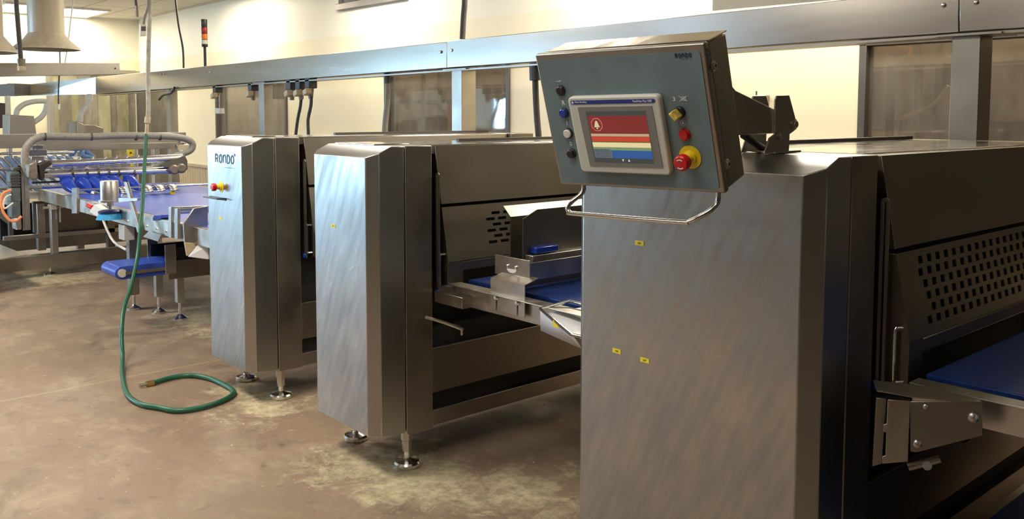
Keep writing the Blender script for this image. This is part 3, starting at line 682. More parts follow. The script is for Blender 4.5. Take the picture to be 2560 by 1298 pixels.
# ------------------------------------------------------------------ operator panel
Rm = Matrix.Rotation(.1436, 3, 'Z') @ Matrix.Rotation(.3078, 3, 'X') @ Matrix.Rotation(-.0105, 3, 'Y')
P0 = V((-1.2558, 1.7, 1.712))
def Q(x, y, z): return P0+Rm @ V((x, y, z))
EX, EY, EZ = Rm @ V((1, 0, 0)), Rm @ V((0, 1, 0)), Rm @ V((0, 0, 1))
PW, PH, PD = .4995, .3694, .1216
pn = thing('operator_panel', Q(-PW/2, PD, -PH), 'tilted slate-grey operator panel with colour touch screen and push buttons, mounted above the nearest cabinet', 'control panel')
def pbox(x0, x1, y0, y1, z0, z1, name, mt, par, bev=0):
    return MB().obox(Q((x0+x1)/2, (y0+y1)/2, (z0+z1)/2), EX*((x1-x0)/2), EY*((y1-y0)/2), EZ*((z1-z0)/2)).build(name, mt, par, bevel=bev)
def rrect(x0, x1, z0, z1, r, y, n=5):
    pts = []
    for cx, cz, a0 in ((x1-r, z1-r, 0), (x0+r, z1-r, 90), (x0+r, z0+r, 180), (x1-r, z0+r, 270)):
        for i in range(n+1):
            a = radians(a0+90*i/n); pts.append(Q(cx+r*cos(a), y, cz+r*sin(a)))
    return pts
pbox(-PW, 0, .026, PD, -PH, 0, 'enclosure', BRACKET, pn, .006)
lid = pbox(-PW-.003, .003, .002, .023, -PH-.003, .003, 'door_lid', STEEL2, pn, .004)
MB().prism(rrect(-PW+.006, -.010, -PH+.006, -.014, .012, .0022), -EY*.002).build('front_film', PANELC, pn)
# top edge drip fold and corner vertical lettering
pbox(-PW+.02, -.0, .03, PD+.004, .001, .004, 'rain_lip', TOPST, pn)
lt = text('IRINOX', Q(.0035, .006, -.012), -EZ, EY, .011, INK, 'edge_lettering', lid, width=.052, bold=.02, depth=.0)
# recessed display
bz = MB().prism(rrect(-.405, -.128, -.323, -.113, .012, .001), -EY*.020).build('display_bezel', BEZEL, pn, bevel=.004)
MB().prism([Q(-.376, -.0195, -.140), Q(-.150, -.0195, -.140), Q(-.147, -.0195, -.302), Q(-.371, -.0195, -.304)], -EY*.0012).build('display_mask', BEZEL2, bz)
MB().prism(rrect(-.396, -.139, -.132, -.122, .005, -.0195), -EY*.0008).build('label_stripe', LABELB, bz)
ys_ = -.0206
mk = MB().prism([Q(-.3895+cos(a*pi/8)*.0035, ys_, -.127+sin(a*pi/8)*.0035) for a in range(16)], -EY*.0003).build('round_mark', WHITEI, bz)
text('Allen-Bradley', Q(-.383, ys_, -.1295), EX, EZ, .0060, WHITEI, 'maker_lettering', bz, width=.040, bold=.02, depth=.0003)
text('PanelView Plus 1000', Q(-.203, ys_, -.1295), EX, EZ, .0060, WHITEI, 'model_lettering', bz, width=.055, bold=.02, depth=.0003)
# screen contents as flat bands
sx0, sx1, sz0, sz1 = -.352, -.171, -.291, -.152
scr = MB().prism([Q(sx0, -.0208, sz0), Q(sx1, -.0208, sz0), Q(sx1, -.0208, sz1), Q(sx0, -.0208, sz1)], -EY*.0004).build('screen', SCR['dark'], bz)
def band(f0, f1, m_, x0=0., x1=1., lift=.0214, name='screen_band'):
    zz = lambda f: sz1+(sz0-sz1)*f; xx = lambda f: sx0+(sx1-sx0)*f
    return MB().prism([Q(xx(x0), -lift, zz(f1)), Q(xx(x1), -lift, zz(f1)), Q(xx(x1), -lift, zz(f0)), Q(xx(x0), -lift, zz(f0))], -EY*.0001).build(name, SCR[m_], scr)
band(.085, .43, 'maroon', .02); band(.435, .485, 'tan', .02); band(.49, .585, 'red', .02); band(.585, .605, 'olive', .02)
band(.605, .70, 'cream', .02); band(.70, .735, 'green', .02, 1.); band(.735, .76, 'green', .3); band(.76, .915, 'blue', .33); band(.735, .915, 'grey', .02, .33)
for k_ in range(5): band(.755+k_*.032, .763+k_*.032, 'dark', .03, .31, .0217)
for k_ in (.08, .15, .22): band(.735, .915, 'dark', k_, k_+.004, .0217)
for k_ in (.50, .60):
    xx = sx0+(sx1-sx0)*k_; zz = sz1+(sz0-sz1)*.955; s_ = 1 if k_ < .55 else -1
    MB().prism([Q(xx-.003, -.0215, zz+.003*s_), Q(xx+.003, -.0215, zz+.003*s_), Q(xx, -.0215, zz-.004*s_)], -EY*.0001).build('arrow_icon', SCR['white'], scr)
bx, bz_ = sx0+(sx1-sx0)*.155, sz1+(sz0-sz1)*.255
oc = lambda r, l: [Q(bx+r*cos(radians(22.5+45*i)), -l, bz_+r*1.02*sin(radians(22.5+45*i))) for i in range(8)]
MB().prism(oc(.0185, .0216), -EY*.0001).build('alarm_icon', SCR['ring'], scr); MB().prism(oc(.0165, .0219), -EY*.0001).build('alarm_icon', SCR['maroon'], scr)
bell = [(-.009, -.007), (.009, -.007), (.007, -.003), (.005, .004), (.003, .009), (0, .011), (-.003, .009), (-.005, .004), (-.007, -.003)]
MB().prism([Q(bx+x, -.0222, bz_+z) for x, z in bell], -EY*.0001).prism([Q(bx+.003*cos(i), -.0222, bz_-.010+.0025*sin(i)) for i in range(6)], -EY*.0001).build('bell_icon', SCR['bell'], scr)
def button(x, z, mt, name, lab, r=.0125, dep=.010, ring=BLACK):
    o = MB().lathe(Q(x, .0, z), -EY, [(r*1.15, 0), (r*1.15, .004), (r*1.02, .0065)], 28).build(name, ring, pn); o['label'] = lab
    MB().lathe(Q(x, .0, z), -EY, [(r*.92, .004), (r*.92, dep), (r*.8, dep+.0015), (.0002, dep+.0015)], 28).build('cap', mt, o)
    return o
button(-.435, -.098, BLACK, 'port_cap', 'black round socket cap', .0125, .007); button(-.438, -.160, BLUEP, 'push_button', 'blue push button')
button(-.437, -.218, WHITEP, 'push_button', 'white push button'); button(-.439, -.276, BLACK, 'push_button', 'black push button')
o = button(-.082, -.220, RED, 'push_button', 'red push button', .0135, .009, RED)
se = MB().lathe(Q(-.086, 0, -.163), -EY, [(.015, 0), (.015, .008), (.0135, .010)], 28).build('selector_switch', BLACK, pn); se['label'] = 'black and worn yellow selector switch'
MB().obox(Q(-.088, -.020, -.164), (EX*.8+EZ*.6)*.0075, EY*.012, (EZ*.8-EX*.6)*.012).build('knob', mat('worn yellow cap', (.62, .45, .08), .5, noise=.5, nscale=60), se, bevel=.002)
estop(Q(-.077, 0, -.279), -EY, EZ, pn, s=1.0)
for s_, x, z in (('R', -.4395, -.1385), ('I', -.4375, -.196), ('0', -.4405, -.2545), ('3', -.100, -.1345)):
    text(s_, Q(x, -.0004, z), EX, EZ, .0125 if s_ != '3' else .011, WHITEI, 'white_mark', pn, bold=.03, depth=.0004)
# cancelled-cover mark, bell ring mark, usb mark
mb = MB(); x, z = -.074, -.129
mb.prism([Q(x-.007, -.0004, z-.006), Q(x+.011, -.0004, z-.006), Q(x+.011, -.0004, z+.006), Q(x-.001, -.0004, z+.006), Q(x-.004, -.0004, z+.001)], -EY*.0003)
ms = mb.build('cover_mark', mat('grey print', (.33, .36, .37), .5), pn)
MB().obox(Q(x+.002, -.0009, z), (EX*.85-EZ*.52)*.013, EY*.0002, (EZ*.85+EX*.52)*.0006).obox(Q(x+.002, -.0009, z), (EX*.85+EZ*.52)*.013, EY*.0002, (EZ*.85-EX*.52)*.0006).build('cross_mark', WHITEI, ms)
x, z = -.083, -.1905; rg = MB()
for i in range(24):
    a0, a1 = i*pi/12, (i+1)*pi/12
    rg.add([Q(x+.0075*cos(a0), -.0007, z+.0075*sin(a0)), Q(x+.0075*cos(a1), -.0007, z+.0075*sin(a1)), Q(x+.0065*cos(a1), -.0007, z+.0065*sin(a1)), Q(x+.0065*cos(a0), -.0007, z+.0065*sin(a0))], [(0, 1, 2, 3)])
rg.prism([Q(x+p_[0]*.38, -.0004, z+p_[1]*.38) for p_ in bell], -EY*.0003)
rg.build('bell_mark', WHITEI, pn)
rg = MB().obox(Q(-.436, -.0006, -.073), EX*.008, EY*.0002, EZ*.0005).obox(Q(-.433, -.0006, -.0715), (EX*.9+EZ*.4)*.004, EY*.0002, EZ*.0005).obox(Q(-.437, -.0006, -.0745), (EX*.9-EZ*.4)*.004, EY*.0002, EZ*.0005)
rg.lathe(Q(-.444, -.0004, -.073), -EY, [(.0015, 0), (.0015, .0004)], 10).build('port_mark', WHITEI, pn)
logo(Q(-.0765, -.0005, -.0285), EX, EZ, .0115, mat('navy lettering', (.012, .02, .045), .5), pn, dot=False, w=.046, thin=.19)
text('Dough-how & more', Q(-.062, -.0004, -.0335), EX, EZ, .0025, MATS['navy lettering'], 'small_lettering', pn, width=.030, depth=.0003)
# handle, locks, hinge arm
MB().tube([Q(-.432, .015, -PH), Q(-.434, .008, -PH-.024), Q(-.452, -.022, -PH-.040), Q(-.462, -.035, -PH-.052), Q(-.455, -.042, -PH-.065), Q(-.425, -.044, -PH-.068),
           Q(-.12, -.044, -PH-.068), Q(-.085, -.042, -PH-.066), Q(-.060, -.034, -PH-.056), Q(-.036, -.016, -PH-.044), Q(-.024, .006, -PH-.030), Q(-.022, .015, -PH)], .0065, n=14, smooth=4).build('grab_handle', CHROME, pn)
for (px, py) in ((1781, 165), (1815, 410)):
    d = (R2*((px-CX)/FPX)+U2*((CY-py)/FPX)+d_); pt = CAM+d*(((P0-CAM).dot(EX))/d.dot(EX))
    lk = MB().lathe(pt, EX, [(.013, 0), (.013, .003), (.009, .006), (.009, .009)], 24).build('cam_lock', STEEL, pn)
    MB().lathe(pt, EX, [(.004, .009), (.004, .0095)], 12).build('key_hole', BLACK, lk)
XA = -1.37
AP = ats([(1828, 212), (1840, 226), (1939, 274), (1939, 334), (1852, 338), (1830, 330)], X=XA)
MB().prism(AP, (-.06, 0, 0)).build('support_arm', BRACKET, pn, bevel=.003)
st = thing('arm_bracket', at(1960, 384, X=XA), 'dark steel hinge bracket on top of the nearest sheeter, carrying the operator panel arm', 'bracket')
bp = ats([(1939, 250), (1943, 239), (1974, 238), (1991, 302), (1991, 324), (1975, 336), (1973, 379), (1912, 384), (1925, 345), (1938, 335)], X=XA+.010)
zmin = 1.4425
bp = [V((p_.x, p_.y, max(p_.z, zmin))) for p_ in bp]
MB().prism(bp, (-.006, 0, 0)).build('side_plate', BRACKET, st, bevel=.002)
MB().prism([p_+V((-.075, 0, 0)) for p_ in bp], (-.006, 0, 0)).build('side_plate', BRACKET, st, bevel=.002)
for px, py, rr in ((1984, 311, .016), (1946, 341, .010)):
    MB().lathe(at(px, py, X=XA+.010), (1, 0, 0), [(rr, 0), (rr, .004), (rr*.6, .007), (rr*.6, .010)], 20).build('pivot_bolt', WORN, st)
a = at(1858, 338, X=XA-.03); b = at(1908, 372, X=XA-.03)
MB().cyl(a, b, .010).build('gas_strut', BLACK, st); MB().cyl(b, b+(b-a)*.25, .005).build('strut_rod', CHROME, st)
MB().box(XA-.12, XA+.02, 2.17, 2.30, zmin, zmin+.006).build('base_plate', BRACKET, st)

# ------------------------------------------------------------------ overhead duct beam and posts
YB = 4.2
bm = thing('overhead_beam', at(1500, 150, Y=YB), 'long box-section stainless beam running over the whole sheeter line', 'beam')
def beamseg(tl, tr, br, bl, name, off=0, dep=.16):
    q = [at(*p_, Y=YB-off) for p_ in (tl, tr, br, bl)]
    return MB().prism(q, (0, dep, 0)).build(name, BEAMM, bm, bevel=.004)
x_end = at(2860, -17, Y=YB)
beamseg((240, 193), (1117, 105), (1117, 170), (240, 235.5), 'far_section')
beamseg((1117, 103), (2397, -31), (2397, 80.5), (1117, 170), 'near_section', .004)
beamseg((2398, -31), (2800, -72), (2800, 52), (2398, 80.5), 'end_section', .004)
q = [at(x, y, Y=YB) for x, y in ((240, 237), (2800, 55))]
MB().prism([V((q[0].x, YB+.01, q[0].z-.012)), V((q[1].x, YB+.01, q[1].z-.012)), V((q[1].x, YB+.01, q[1].z)), V((q[0].x, YB+.01, q[0].z))], (0, .12, 0)).build('bottom_flange', STEEL2, bm)
for px, py in ((1102, 130), (1130, 126), (2359, 13), (2441, 6), (513, 181.5), (526, 180.5), (403, 185), (410, 184)):
    MB().lathe(at(px, py, Y=YB-.004), (0, -1, 0), [(.012, 0), (.011, .005), (.007, .009), (.0005, .010)], 16).build('dome_bolt', CHROME, bm)
# raised cover plate above the right part of the beam
q = [at(x, y, Y=YB-.008) for x, y in ((1781, 27), (2115, -3), (2400, -28), (1786, -30))]
MB().prism([q[0], q[1], q[1]+V((.8, 0, .012)), q[1]+V((.8, 0, .16)), q[0]+V((.0, 0, .16))], (0, .01, 0)).build('cable_tray_cover', mat('cream sheet cover', (.90, .82, .64), .5), bm)
def post(xa, xb, side, yt, label):
    a = at(xa, yt, Y=YB+.03).x; b = at(xb, yt, Y=YB+.03).x
    zt_ = at((xa+xb)/2, yt, Y=YB+.03).z
    t = thing('beam_post', ((a+b)/2, YB+.03, 0), label, 'post', None)
    w_ = max(b-a, .06); MB().box(a, b, YB+.03, YB+.03+side, .02, zt_).build('tube', STEEL2, t, bevel=.003)
    MB().box(a-.06, b+.10, YB-.01, YB+.04+side, zt_, zt_+.008).build('head_plate', STEEL2, t)
    MB().box(a-.05, b+.05, YB, YB+.06+side, 0, .02).build('foot_plate', STEEL2, t)
post(2380, 2452, .14, 90, 'wide square steel post under the beam at the right-hand window')
post(1129, 1154, .14, 175, 'square steel post under the beam at the middle window')
post(646, 659, .10, 208, 'slim steel post under the beam at the left-hand window')
post(415, 424, .10, 226, 'slim steel post under the beam beside the grey sliding door')
# signal tower
b0 = at(513, 163, Y=YB+.06); b1 = at(513, 48, Y=YB+.06); hT = b1.z-b0.z
sg = thing('signal_tower', b0, 'signal tower lamp with red, orange and clear lenses on a black pole above the beam', 'signal lamp')
MB().cyl(b0-V((0, 0, .02)), b0+V((0, 0, hT*.42)), .016, n=12).build('pole', BLACK, sg)
rad = pxr(15, b0)
for nm, f0, f1, mt_ in (('base', .40, .46, BLACK), ('clear_lens', .46, .55, WHITEP), ('orange_lens', .56, .68, mat('orange lens', (.9, .22, .02), .25)), ('red_lens', .70, .82, mat('red lens', (.45, .03, .03), .25)), ('black_cap', .84, 1., mat('smoked lens', (.05, .05, .045), .25))):
    MB().lathe(b0, (0, 0, 1), [(rad*.96, hT*f0), (rad, hT*(f0+.01)), (rad, hT*(f1-.01)), (rad*.96, hT*f1)], 24).build(nm, mt_, sg)
for f in (.55, .68, .82): MB().lathe(b0, (0, 0, 1), [(rad*.97, hT*f), (rad*.97, hT*(f+.02))], 24).build('joint_ring', BLACK, sg)

# sockets and plugs under the beam
def plug(px, py, label, s=1., cable=None, cap=True):
    c = at(px, py, Y=YB+.05); t = thing('socket', c, label, 'socket', None)
    k = s*c.y/4.2
    MB().box(c.x-.045*k, c.x+.045*k, YB+.01, YB+.10, c.z-.10*k, c.z+.02).build('housing', PLUG, t, bevel=.008)
    MB().obox((c.x+.02*k, YB+.0, c.z-.135*k), (.035*k, 0, .012*k), (0, .03, 0), (-.004, 0, .025*k)).build('hinged_cap', CREAMP if cap else PLUG, t, bevel=.004)
    MB().cyl((c.x, YB+.05, c.z-.10*k), (c.x, YB+.05, c.z-.20*k), .032*k, .022*k).build('gland', CAST, t)
    if cable: MB().tube([V((c.x, YB+.05, c.z-.19*k))]+[at(x, y, Y=YB+.05) for x, y in cable], .016).build('cable', CABLE, t)
    return t
plug(543, 210, 'small grey socket hanging from the beam, farthest of the row')
plug(632, 204, 'grey socket under the beam just left of the slim post')
plug(729, 200, 'grey socket without cable, left of the two cabled sockets')
plug(752, 198, 'grey socket with a dark cable, left one of the cabled pair', cable=((753, 240), (751, 265), (744, 300), (739, 340), (733, 385), (728, 470)))
plug(776, 195, 'grey socket with a dark cable and side lever, right one of the cabled pair', cable=((778, 240), (777, 265), (770, 300), (771, 340), (768, 385), (765, 470)))
c = at(549, 277, Y=YB+.03)
t = thing('hanging_sensor', c, 'small white box hanging on a thin wire below the farthest socket', 'sensor')
MB().box(c.x-.07, c.x+.07, YB, YB+.06, c.z-.035, c.z+.03).build('box', WHITEP, t, bevel=.006)
MB().tube([c+V((0, 0, .03)), at(548, 238, Y=YB+.03)], .004, smooth=0).build('wire', WHITEP, t)
def hose(name, pts, r, mt, label, cat, gl=None):
    t = thing(name, pts[-1], label, cat); MB().tube(pts, r, n=12, smooth=5).build('tube', mt, t)
    if gl: MB().cyl(pts[0], pts[0]-(pts[0]-pts[1]).normalized()*gl*3, gl).build('gland', PLUG, t)
    return t
hose('conduit', ats([(967, 183), (969, 215), (968, 260), (964, 300), (961, 345), (957, 400), (955, 520)], Y=YB+.05), .026, CONDUIT, 'thick grey conduit dropping from the beam at the left edge of the middle window', 'conduit', .03)
hose('conduit', ats([(1337, 158), (1338, 195), (1340, 250), (1343, 300), (1347, 345), (1350, 400), (1351, 520)], Y=YB+.05), .022, CABLE, 'dark conduit dropping from the beam left of the operator panel', 'conduit', .04)
hose('conduit', drop(ats([(1162, -5), (1159, 40), (1156, 98)], Y=YB+.05)), .022, CABLE, 'dark straight pipe rising from the beam to the ceiling above the middle post', 'pipe')
hose('conduit', drop(ats([(438, -10), (446, 60), (457, 120), (459, 170)], Y=YB+.05)), .012, CABLE, 'thin dark cable dropping to the beam left of the signal tower', 'cable')
hose('conduit', ats([(437, 219), (428, 232), (408, 238), (398, 249)], Y=YB-.02), .016, CABLE, 'short black cable end curling out under the beam', 'cable')

# wall fittings
c = at(1903, 249, Y=YW-.03)
t = thing('wall_box', c, 'small grey fitting on the cream wall behind the panel arm', 'wall fitting')
MB().box(c.x-.06, c.x+.05, YW-.05, YW-.002, c.z-.03, c.z+.03).build('box', STEEL2, t, bevel=.003); MB().cyl((c.x-.04, YW-.03, c.z+.03), (c.x-.04, YW-.03, c.z+.06), .006).build('pin', FRAMED, t)

# ------------------------------------------------------------------ far transverse beams, ducts, enclosures
XT = -12.6
q = ats([(-260, 158), (299, 157), (301, 186), (-260, 196)], X=XT)
MB2 = thing('transverse_beam', (XT, 3.2, q[0].z), 'steel box beam crossing at upper left above the main beam', 'beam')
MB().prism(q, (-.15, 0, 0)).build('box_section', STEEL2, MB2, bevel=.004); MB().lathe(at(288, 171, X=XT), (1, 0, 0), [(.012, 0), (.012, .004)], 10).build('hole_plug', BLACK, MB2)
bt = thing('beam_branch', (XL+1, 4, 2), 'cranked steel beam piece joining the main beam at far left', 'beam')
A0, A1 = at(239, 193, Y=YB), at(239, 235.5, Y=YB)
B0, B1 = at(76, 210.5, X=-15.4), at(76, 239, X=-15.4)
C0, C1 = at(36, 208.5, X=-15.0), at(36, 240.5, X=-15.0)
D0, D1 = at(-60, 215, X=-15.3), at(-60, 241, X=-15.3)
for a, b, c, d in ((A0, B0, B1, A1), (B0, C0, C1, B1), (C0, D0, D1, C1)):
    nrm = (b-a).cross(d-a).normalized(); nrm = nrm if nrm.dot(CAM-a) < 0 else -nrm
    MB().prism([a, b, c, d], V((nrm.x, nrm.y, 0))*.10).build('section', BEAMM, bt)
def duct(px0, px1, pyb, X, label, pl, prr):
    c0 = at((px0+px1)/2, 0, X=X); r = (at(px1, 0, X=X)-at(px0, 0, X=X)).length/2*.97
    zb_ = at((px0+px1)/2, pyb, X=X).z; zs = zb_+.0
    rs = (at(prr, pyb, X=X)-at(pl, pyb, X=X)).length/2
    t = thing('extract_duct', (c0.x, c0.y, zb_), label, 'duct')
    MB().lathe((c0.x, c0.y, 0), (0, 0, 1), [(r*.98, zb_+.18), (r, zb_+.19), (r, H-.002)], 40).build('pipe', DUCTM, t)
    hd = MB().lathe((c0.x, c0.y, 0), (0, 0, 1), [(rs, zb_), (rs, zb_+.015), (r*1.25, zb_+.12), (r*1.01, zb_+.19)], 40).build('flared_hood', DUCTM, t)
    MB().lathe((c0.x, c0.y, 0), (0, 0, 1), [(rs*.93, zb_-.004), (rs*.93, zb_-.001)], 40).build('hood_opening', RACKM, hd)
duct(66, 160, 124, -11.6, 'cream round extract duct with flared hood hanging left of centre top', 29, 197)
duct(-110, 7, 131, -11.4, 'cream extract duct cut by the left edge of the picture', -150, 41)
# enclosures with conduits
def enclosure(p, X, label, hosepts, dep=.35, hoses2=None):
    q = ats(p, X=X); t = thing('control_box', q[0], label, 'electrical box')
    MB().prism(q, (-dep, 0, 0)).build('box', STEEL2, t, bevel=.004)
    a, b = q[0], q[-1]
    for hp in [hosepts]+([hoses2] if hoses2 else []): MB().tube([at(x, y, X=X-.05) for x, y in hp], .030, n=10, smooth=5).build('conduit', CONDW, t)
    return t
enclosure([(24, 287), (85, 290), (92, 342), (24, 342)], -11.3, 'steel control box at far left with two grey conduits', [(40, 290), (44, 274), (64, 259), (92, 253), (118, 253)], hoses2=[(84, 306), (104, 292), (114, 274), (117, 256)])
enclosure([(193, 303), (213, 313), (213, 470), (193, 470)], -11.25, 'pale left cheek box of the far conveyor', [(226, 235), (224, 252), (214, 271), (203, 285), (200, 304)])
q = ats([(213, 313), (236, 313), (259, 321), (259, 408), (213, 408)], X=-11.24)
tag(MB().prism(q, (-.3, 0, 0)).build('control_box', GUARD, bevel=.004), 'brown-grey steel cabinet with sloping top behind the conduit arch', 'electrical box')
def hpost(x0, x1, y0, X, label, z0=0):
    a = at(x0, y0, X=X); b = at(x1, y0, X=X)
    return tag(MB().box(X-.09, X, a.y, b.y, z0, a.z).build('frame_post', STEEL, bevel=.004), label, 'post')
hpost(120, 135, 238, -13.2, 'bright steel post under the main beam right of the left control box')
hpost(15, 26, 240, -13.2, 'steel post under the main beam at the far left edge')
tag(MB().prism(ats([(-20, 256), (14, 258), (14, 320), (-20, 322)], X=-12.9), (-.1, 0, 0)).build('monitor', RACKM, bevel=.01), 'dark monitor cut by the left edge', 'monitor')

# hanging hoses and leads at the upper left
t = thing('air_lead', at(52, 170, X=-7.0), 'dark striped hanging lead with brass connector at upper left', 'hose')
MB().tube(drop(ats([(40, -8), (44, 50), (49, 110), (52, 150)], X=-7.0)), .016, n=10).build('hose', CABLE, t)
MB().cyl(at(53, 147, X=-7), at(54, 168, X=-7), .028, .024).build('connector', CAST, t); MB().cyl(at(54, 166, X=-7), at(54, 177, X=-7), .030, .026, n=8).build('nozzle', CREAMP, t)
t = thing('air_lead', at(146, 272, X=-12.85), 'thin dark lead with a small white tip below the transverse beam', 'cable')
MB().tube(drop(ats([(150, 150), (148, 192), (146, 225), (146, 262)], X=-12.85)), .008).build('hose', CABLE, t); MB().cyl(at(145, 260, X=-12.85), at(145, 273, X=-12.85), .026).build('tip', WHITEP, t)
t = thing('air_lead', at(343, 44, X=-8.0), 'short dark lead with connector hanging at the top edge', 'cable')
MB().tube(drop(ats([(339, -8), (341, 15), (342, 30)], X=-8.0)), .012).build('hose', CABLE, t); MB().cyl(at(342, 15, X=-8), at(343, 42, X=-8), .016).build('connector', CAST, t)
tag(MB().tube(drop(ats([(184, -8), (177, 50), (170, 108), (163, 157)], X=-12.7)), .009).build('thin_cable', WHITEP), 'thin pale cable hanging right of the cream duct', 'cable')
hz = [(375, -8, -6.8), (373, 60, -6.8), (371, 130, -6.8), (370, 200, -6.8), (371, 260, -6.8), (370, 300, -6.8)]
t = thing('drop_hose', at(305, 930, Z=0), 'grimy ceiling hose turning into a green hose looped on the floor', 'hose')
MB().tube(drop([at(x, y, X=X) for x, y, X in hz]), .016, n=12).build('upper_hose', HOSEW, t)
MB().cyl(at(370, 292, X=-6.8), at(368, 308, X=-6.8), .022).cyl(at(368, 308, X=-6.8), at(366, 340, X=-6.8), .014).build('coupling', CREAMP, t)
dp = [(366, 335, -6.8), (362, 400, -6.75), (358, 480, -6.65), (352, 560, -6.5), (344, 640, -6.35), (328, 715, -6.1), (310, 770, -5.9), (304, 830, -5.72), (306, 890, -5.6)]
fl = [at(x, y, Z=.016) for x, y in ((306, 940), (318, 985), (350, 1010), (400, 1020), (440, 1027), (490, 1022), (540, 1008), (575, 992), (584, 978), (560, 962), (525, 947), (480, 939), (430, 944), (385, 957))]
MB().tube([at(x, y, X=X) for x, y, X in dp]+fl, .0135, n=12, smooth=6).build('green_hose', HOSEG, t)
e0 = fl[-1]; e1 = at(349, 964, Z=.016); MB().cyl(e0, e0.lerp(e1, .55), .017, n=8).build('brass_nozzle', BRASS, t); MB().cyl(e0.lerp(e1, .5), e1, .009, n=10).build('nozzle_tip', WORN, t)
t = thing('cable_switch', at(359, 75, X=-6.78), 'small white rocker box on a grey cable taped to the hanging hose', 'switch')
q = ats([(351, 60), (367, 60), (366, 90), (352, 90)], X=-6.76); MB().prism(q, (-.03, 0, 0)).build('box', WHITEP, t, bevel=.005)
MB().prism(ats([(353, 66), (364, 66), (364, 77), (353, 77)], X=-6.757), (.001, 0, 0)).build('switch_face', FRAMED, t)
MB().tube(drop(ats([(371, -6), (368, 25), (361, 45), (359, 62)], X=-6.77)), .010).build('cable', CONDUIT, t)

# ------------------------------------------------------------------ long blue table conveyor behind machine 1
ZT = .80; XE = -9.7
YN = at(456, 562, Z=ZT).y; YFAR = YN+1.35
tb = thing('belt_table', (-7.5, YN+.6, 0), 'wide conveyor table with bright blue belt left of the farthest sheeter', 'conveyor')
MB().box(XE, -4.95, YN+.04, YFAR, ZT-.06, ZT+.004).build('belt', BELT, tb, bevel=.006)
MB().box(XE, -4.95, YN, YN+.03, ZT-.11, ZT).box(XE, -4.95, YN, YN+.05, ZT-.003, ZT+.003).build('near_rail', WORN, tb, bevel=.002)
MB().box(XE, -4.95, YFAR+.01, YFAR+.04, ZT-.11, ZT).build('far_rail', WORN, tb, bevel=.002)
def leg(px, name='leg'):
    x = at(px, 620, Y=YN+.06).x
    l = MB().box(x-.035, x+.035, YN+.04, YN+.11, .12, ZT-.08).build(name, STEEL2, tb, bevel=.003); MB().lathe((x, YN+.075, 0), (0, 0, 1), [(.055, 0), (.055, .015), (.02, .03), (.012, .04), (.012, .14)], 20).build('levelling_foot', CHROME, l)
leg(326); 
x = at(326, 620, Y=YN+.06).x
l = MB().box(x-.035, x+.035, YFAR-.1, YFAR-.03, .12, ZT-.08).build('leg', STEEL2, tb); MB().lathe((x, YFAR-.065, 0), (0, 0, 1), [(.055, 0), (.055, .015), (.02, .03), (.012, .14)], 20).build('levelling_foot', CHROME, l)
for px in range(200, 440, 24):
    a = at(px, 548+(px-290)*.22, Y=YN); MB().lathe((a.x, YN, ZT-.075), (0, -1, 0), [(.009, 0), (.009, .005)], 8).build('rail_bolt', CHROME, tb)
MB().prism(ats([(372, 578), (403, 587), (394, 604), (358, 592)], Y=YN-.02), (0, .003, 0)).build('deflector_flap', STEEL, tb)
MB().box(at(296, 575, Y=YN).x, at(310, 575, Y=YN).x, YN+.0, YN+.08, .56, .68).build('junction_box', WHITEP, tb, bevel=.004)
a = at(256, 548, Y=YN-.02)
MB().tube(ats([(256, 545), (268, 575), (285, 605), (316, 625)], Y=YN-.02), .010).build('white_cable', WHITEP, tb)
o = MB().prism(ats([(381, 545), (384, 539), (403, 538), (404, 546), (396, 551), (382, 552)], Y=YN-.01), (0, .06, 0)).build('clamp_knob', BLUEP, tb, bevel=.004)
# U-shaped rail guide
def upost(x0, x1, y0, y1, Y, nm='guide_post', mt=STEEL):
    return MB().prism(ats([(x0, y0), (x1, y0), (x1, y1), (x0, y1)], Y=Y), (0, .02, 0)).build(nm, mt, tb, bevel=.002)
upost(421, 428, 517, 595, YN-.03); upost(436, 444, 521, 598, YN-.03); upost(179, 192, 470, 534, YN-.02)
mb = MB()
for y in (523, 531): mb.cyl(at(430, y, Y=YN), at(430, y, Y=YN)+V((.25, .95, 0)), .014)
mb.build('guide_rod', CHROME, tb)
MB().cyl(at(186, 476, Y=YN), V((at(186, 476, Y=YN).x+.1, YFAR+.02, at(186, 476, Y=YN).z)), .010).build('cross_rod', CHROME, tb)
pe = at(186, 476, Y=YN); Xr = pe.x+.1; zr = pe.z
MB().box(Xr-.03, Xr+.03, YFAR, YFAR+.03, ZT-.05, zr+.03).build('guide_post', STEEL, tb)
# stand with cleaning brush motor
bs = thing('brush_motor', at(273, 500, Y=YN-.06), 'upright steel cylinder motor with round light blue brush beside the blue table', 'brush unit')
YM = YN-.06; c = at(273.5, 470, Y=YM); r = pxr(43, c)
zt1, zb1 = at(273, 452, Y=YM).z, at(273, 500, Y=YM).z
MB().lathe((c.x, c.y, 0), (0, 0, 1), [(r, zb1), (r, zt1-.006), (r*.95, zt1)], 36).build('motor_can', STEEL, bs)
MB().lathe((c.x, c.y, 0), (0, 0, 1), [(r*1.22, zb1-.014), (r*1.22, zb1)], 36).build('flange', STEEL, bs)
z5 = at(273, 524, Y=YM).z; MB().lathe((c.x, c.y, 0), (0, 0, 1), [(r*.2, z5), (r*.2, zb1-.05), (r*.42, zb1-.045), (r*.42, zb1-.014)], 20).build('shaft', STEEL, bs)
z6 = at(273, 532, Y=YM).z; hb = MB().lathe((c.x, c.y, 0), (0, 0, 1), [(r*1.3, z6), (r*1.3, z5-.01), (r*.9, z5), (r*.3, z5+.004)], 36).build('brush_back', NAVY, bs)
z7 = at(273, 547, Y=YM).z; br = MB()
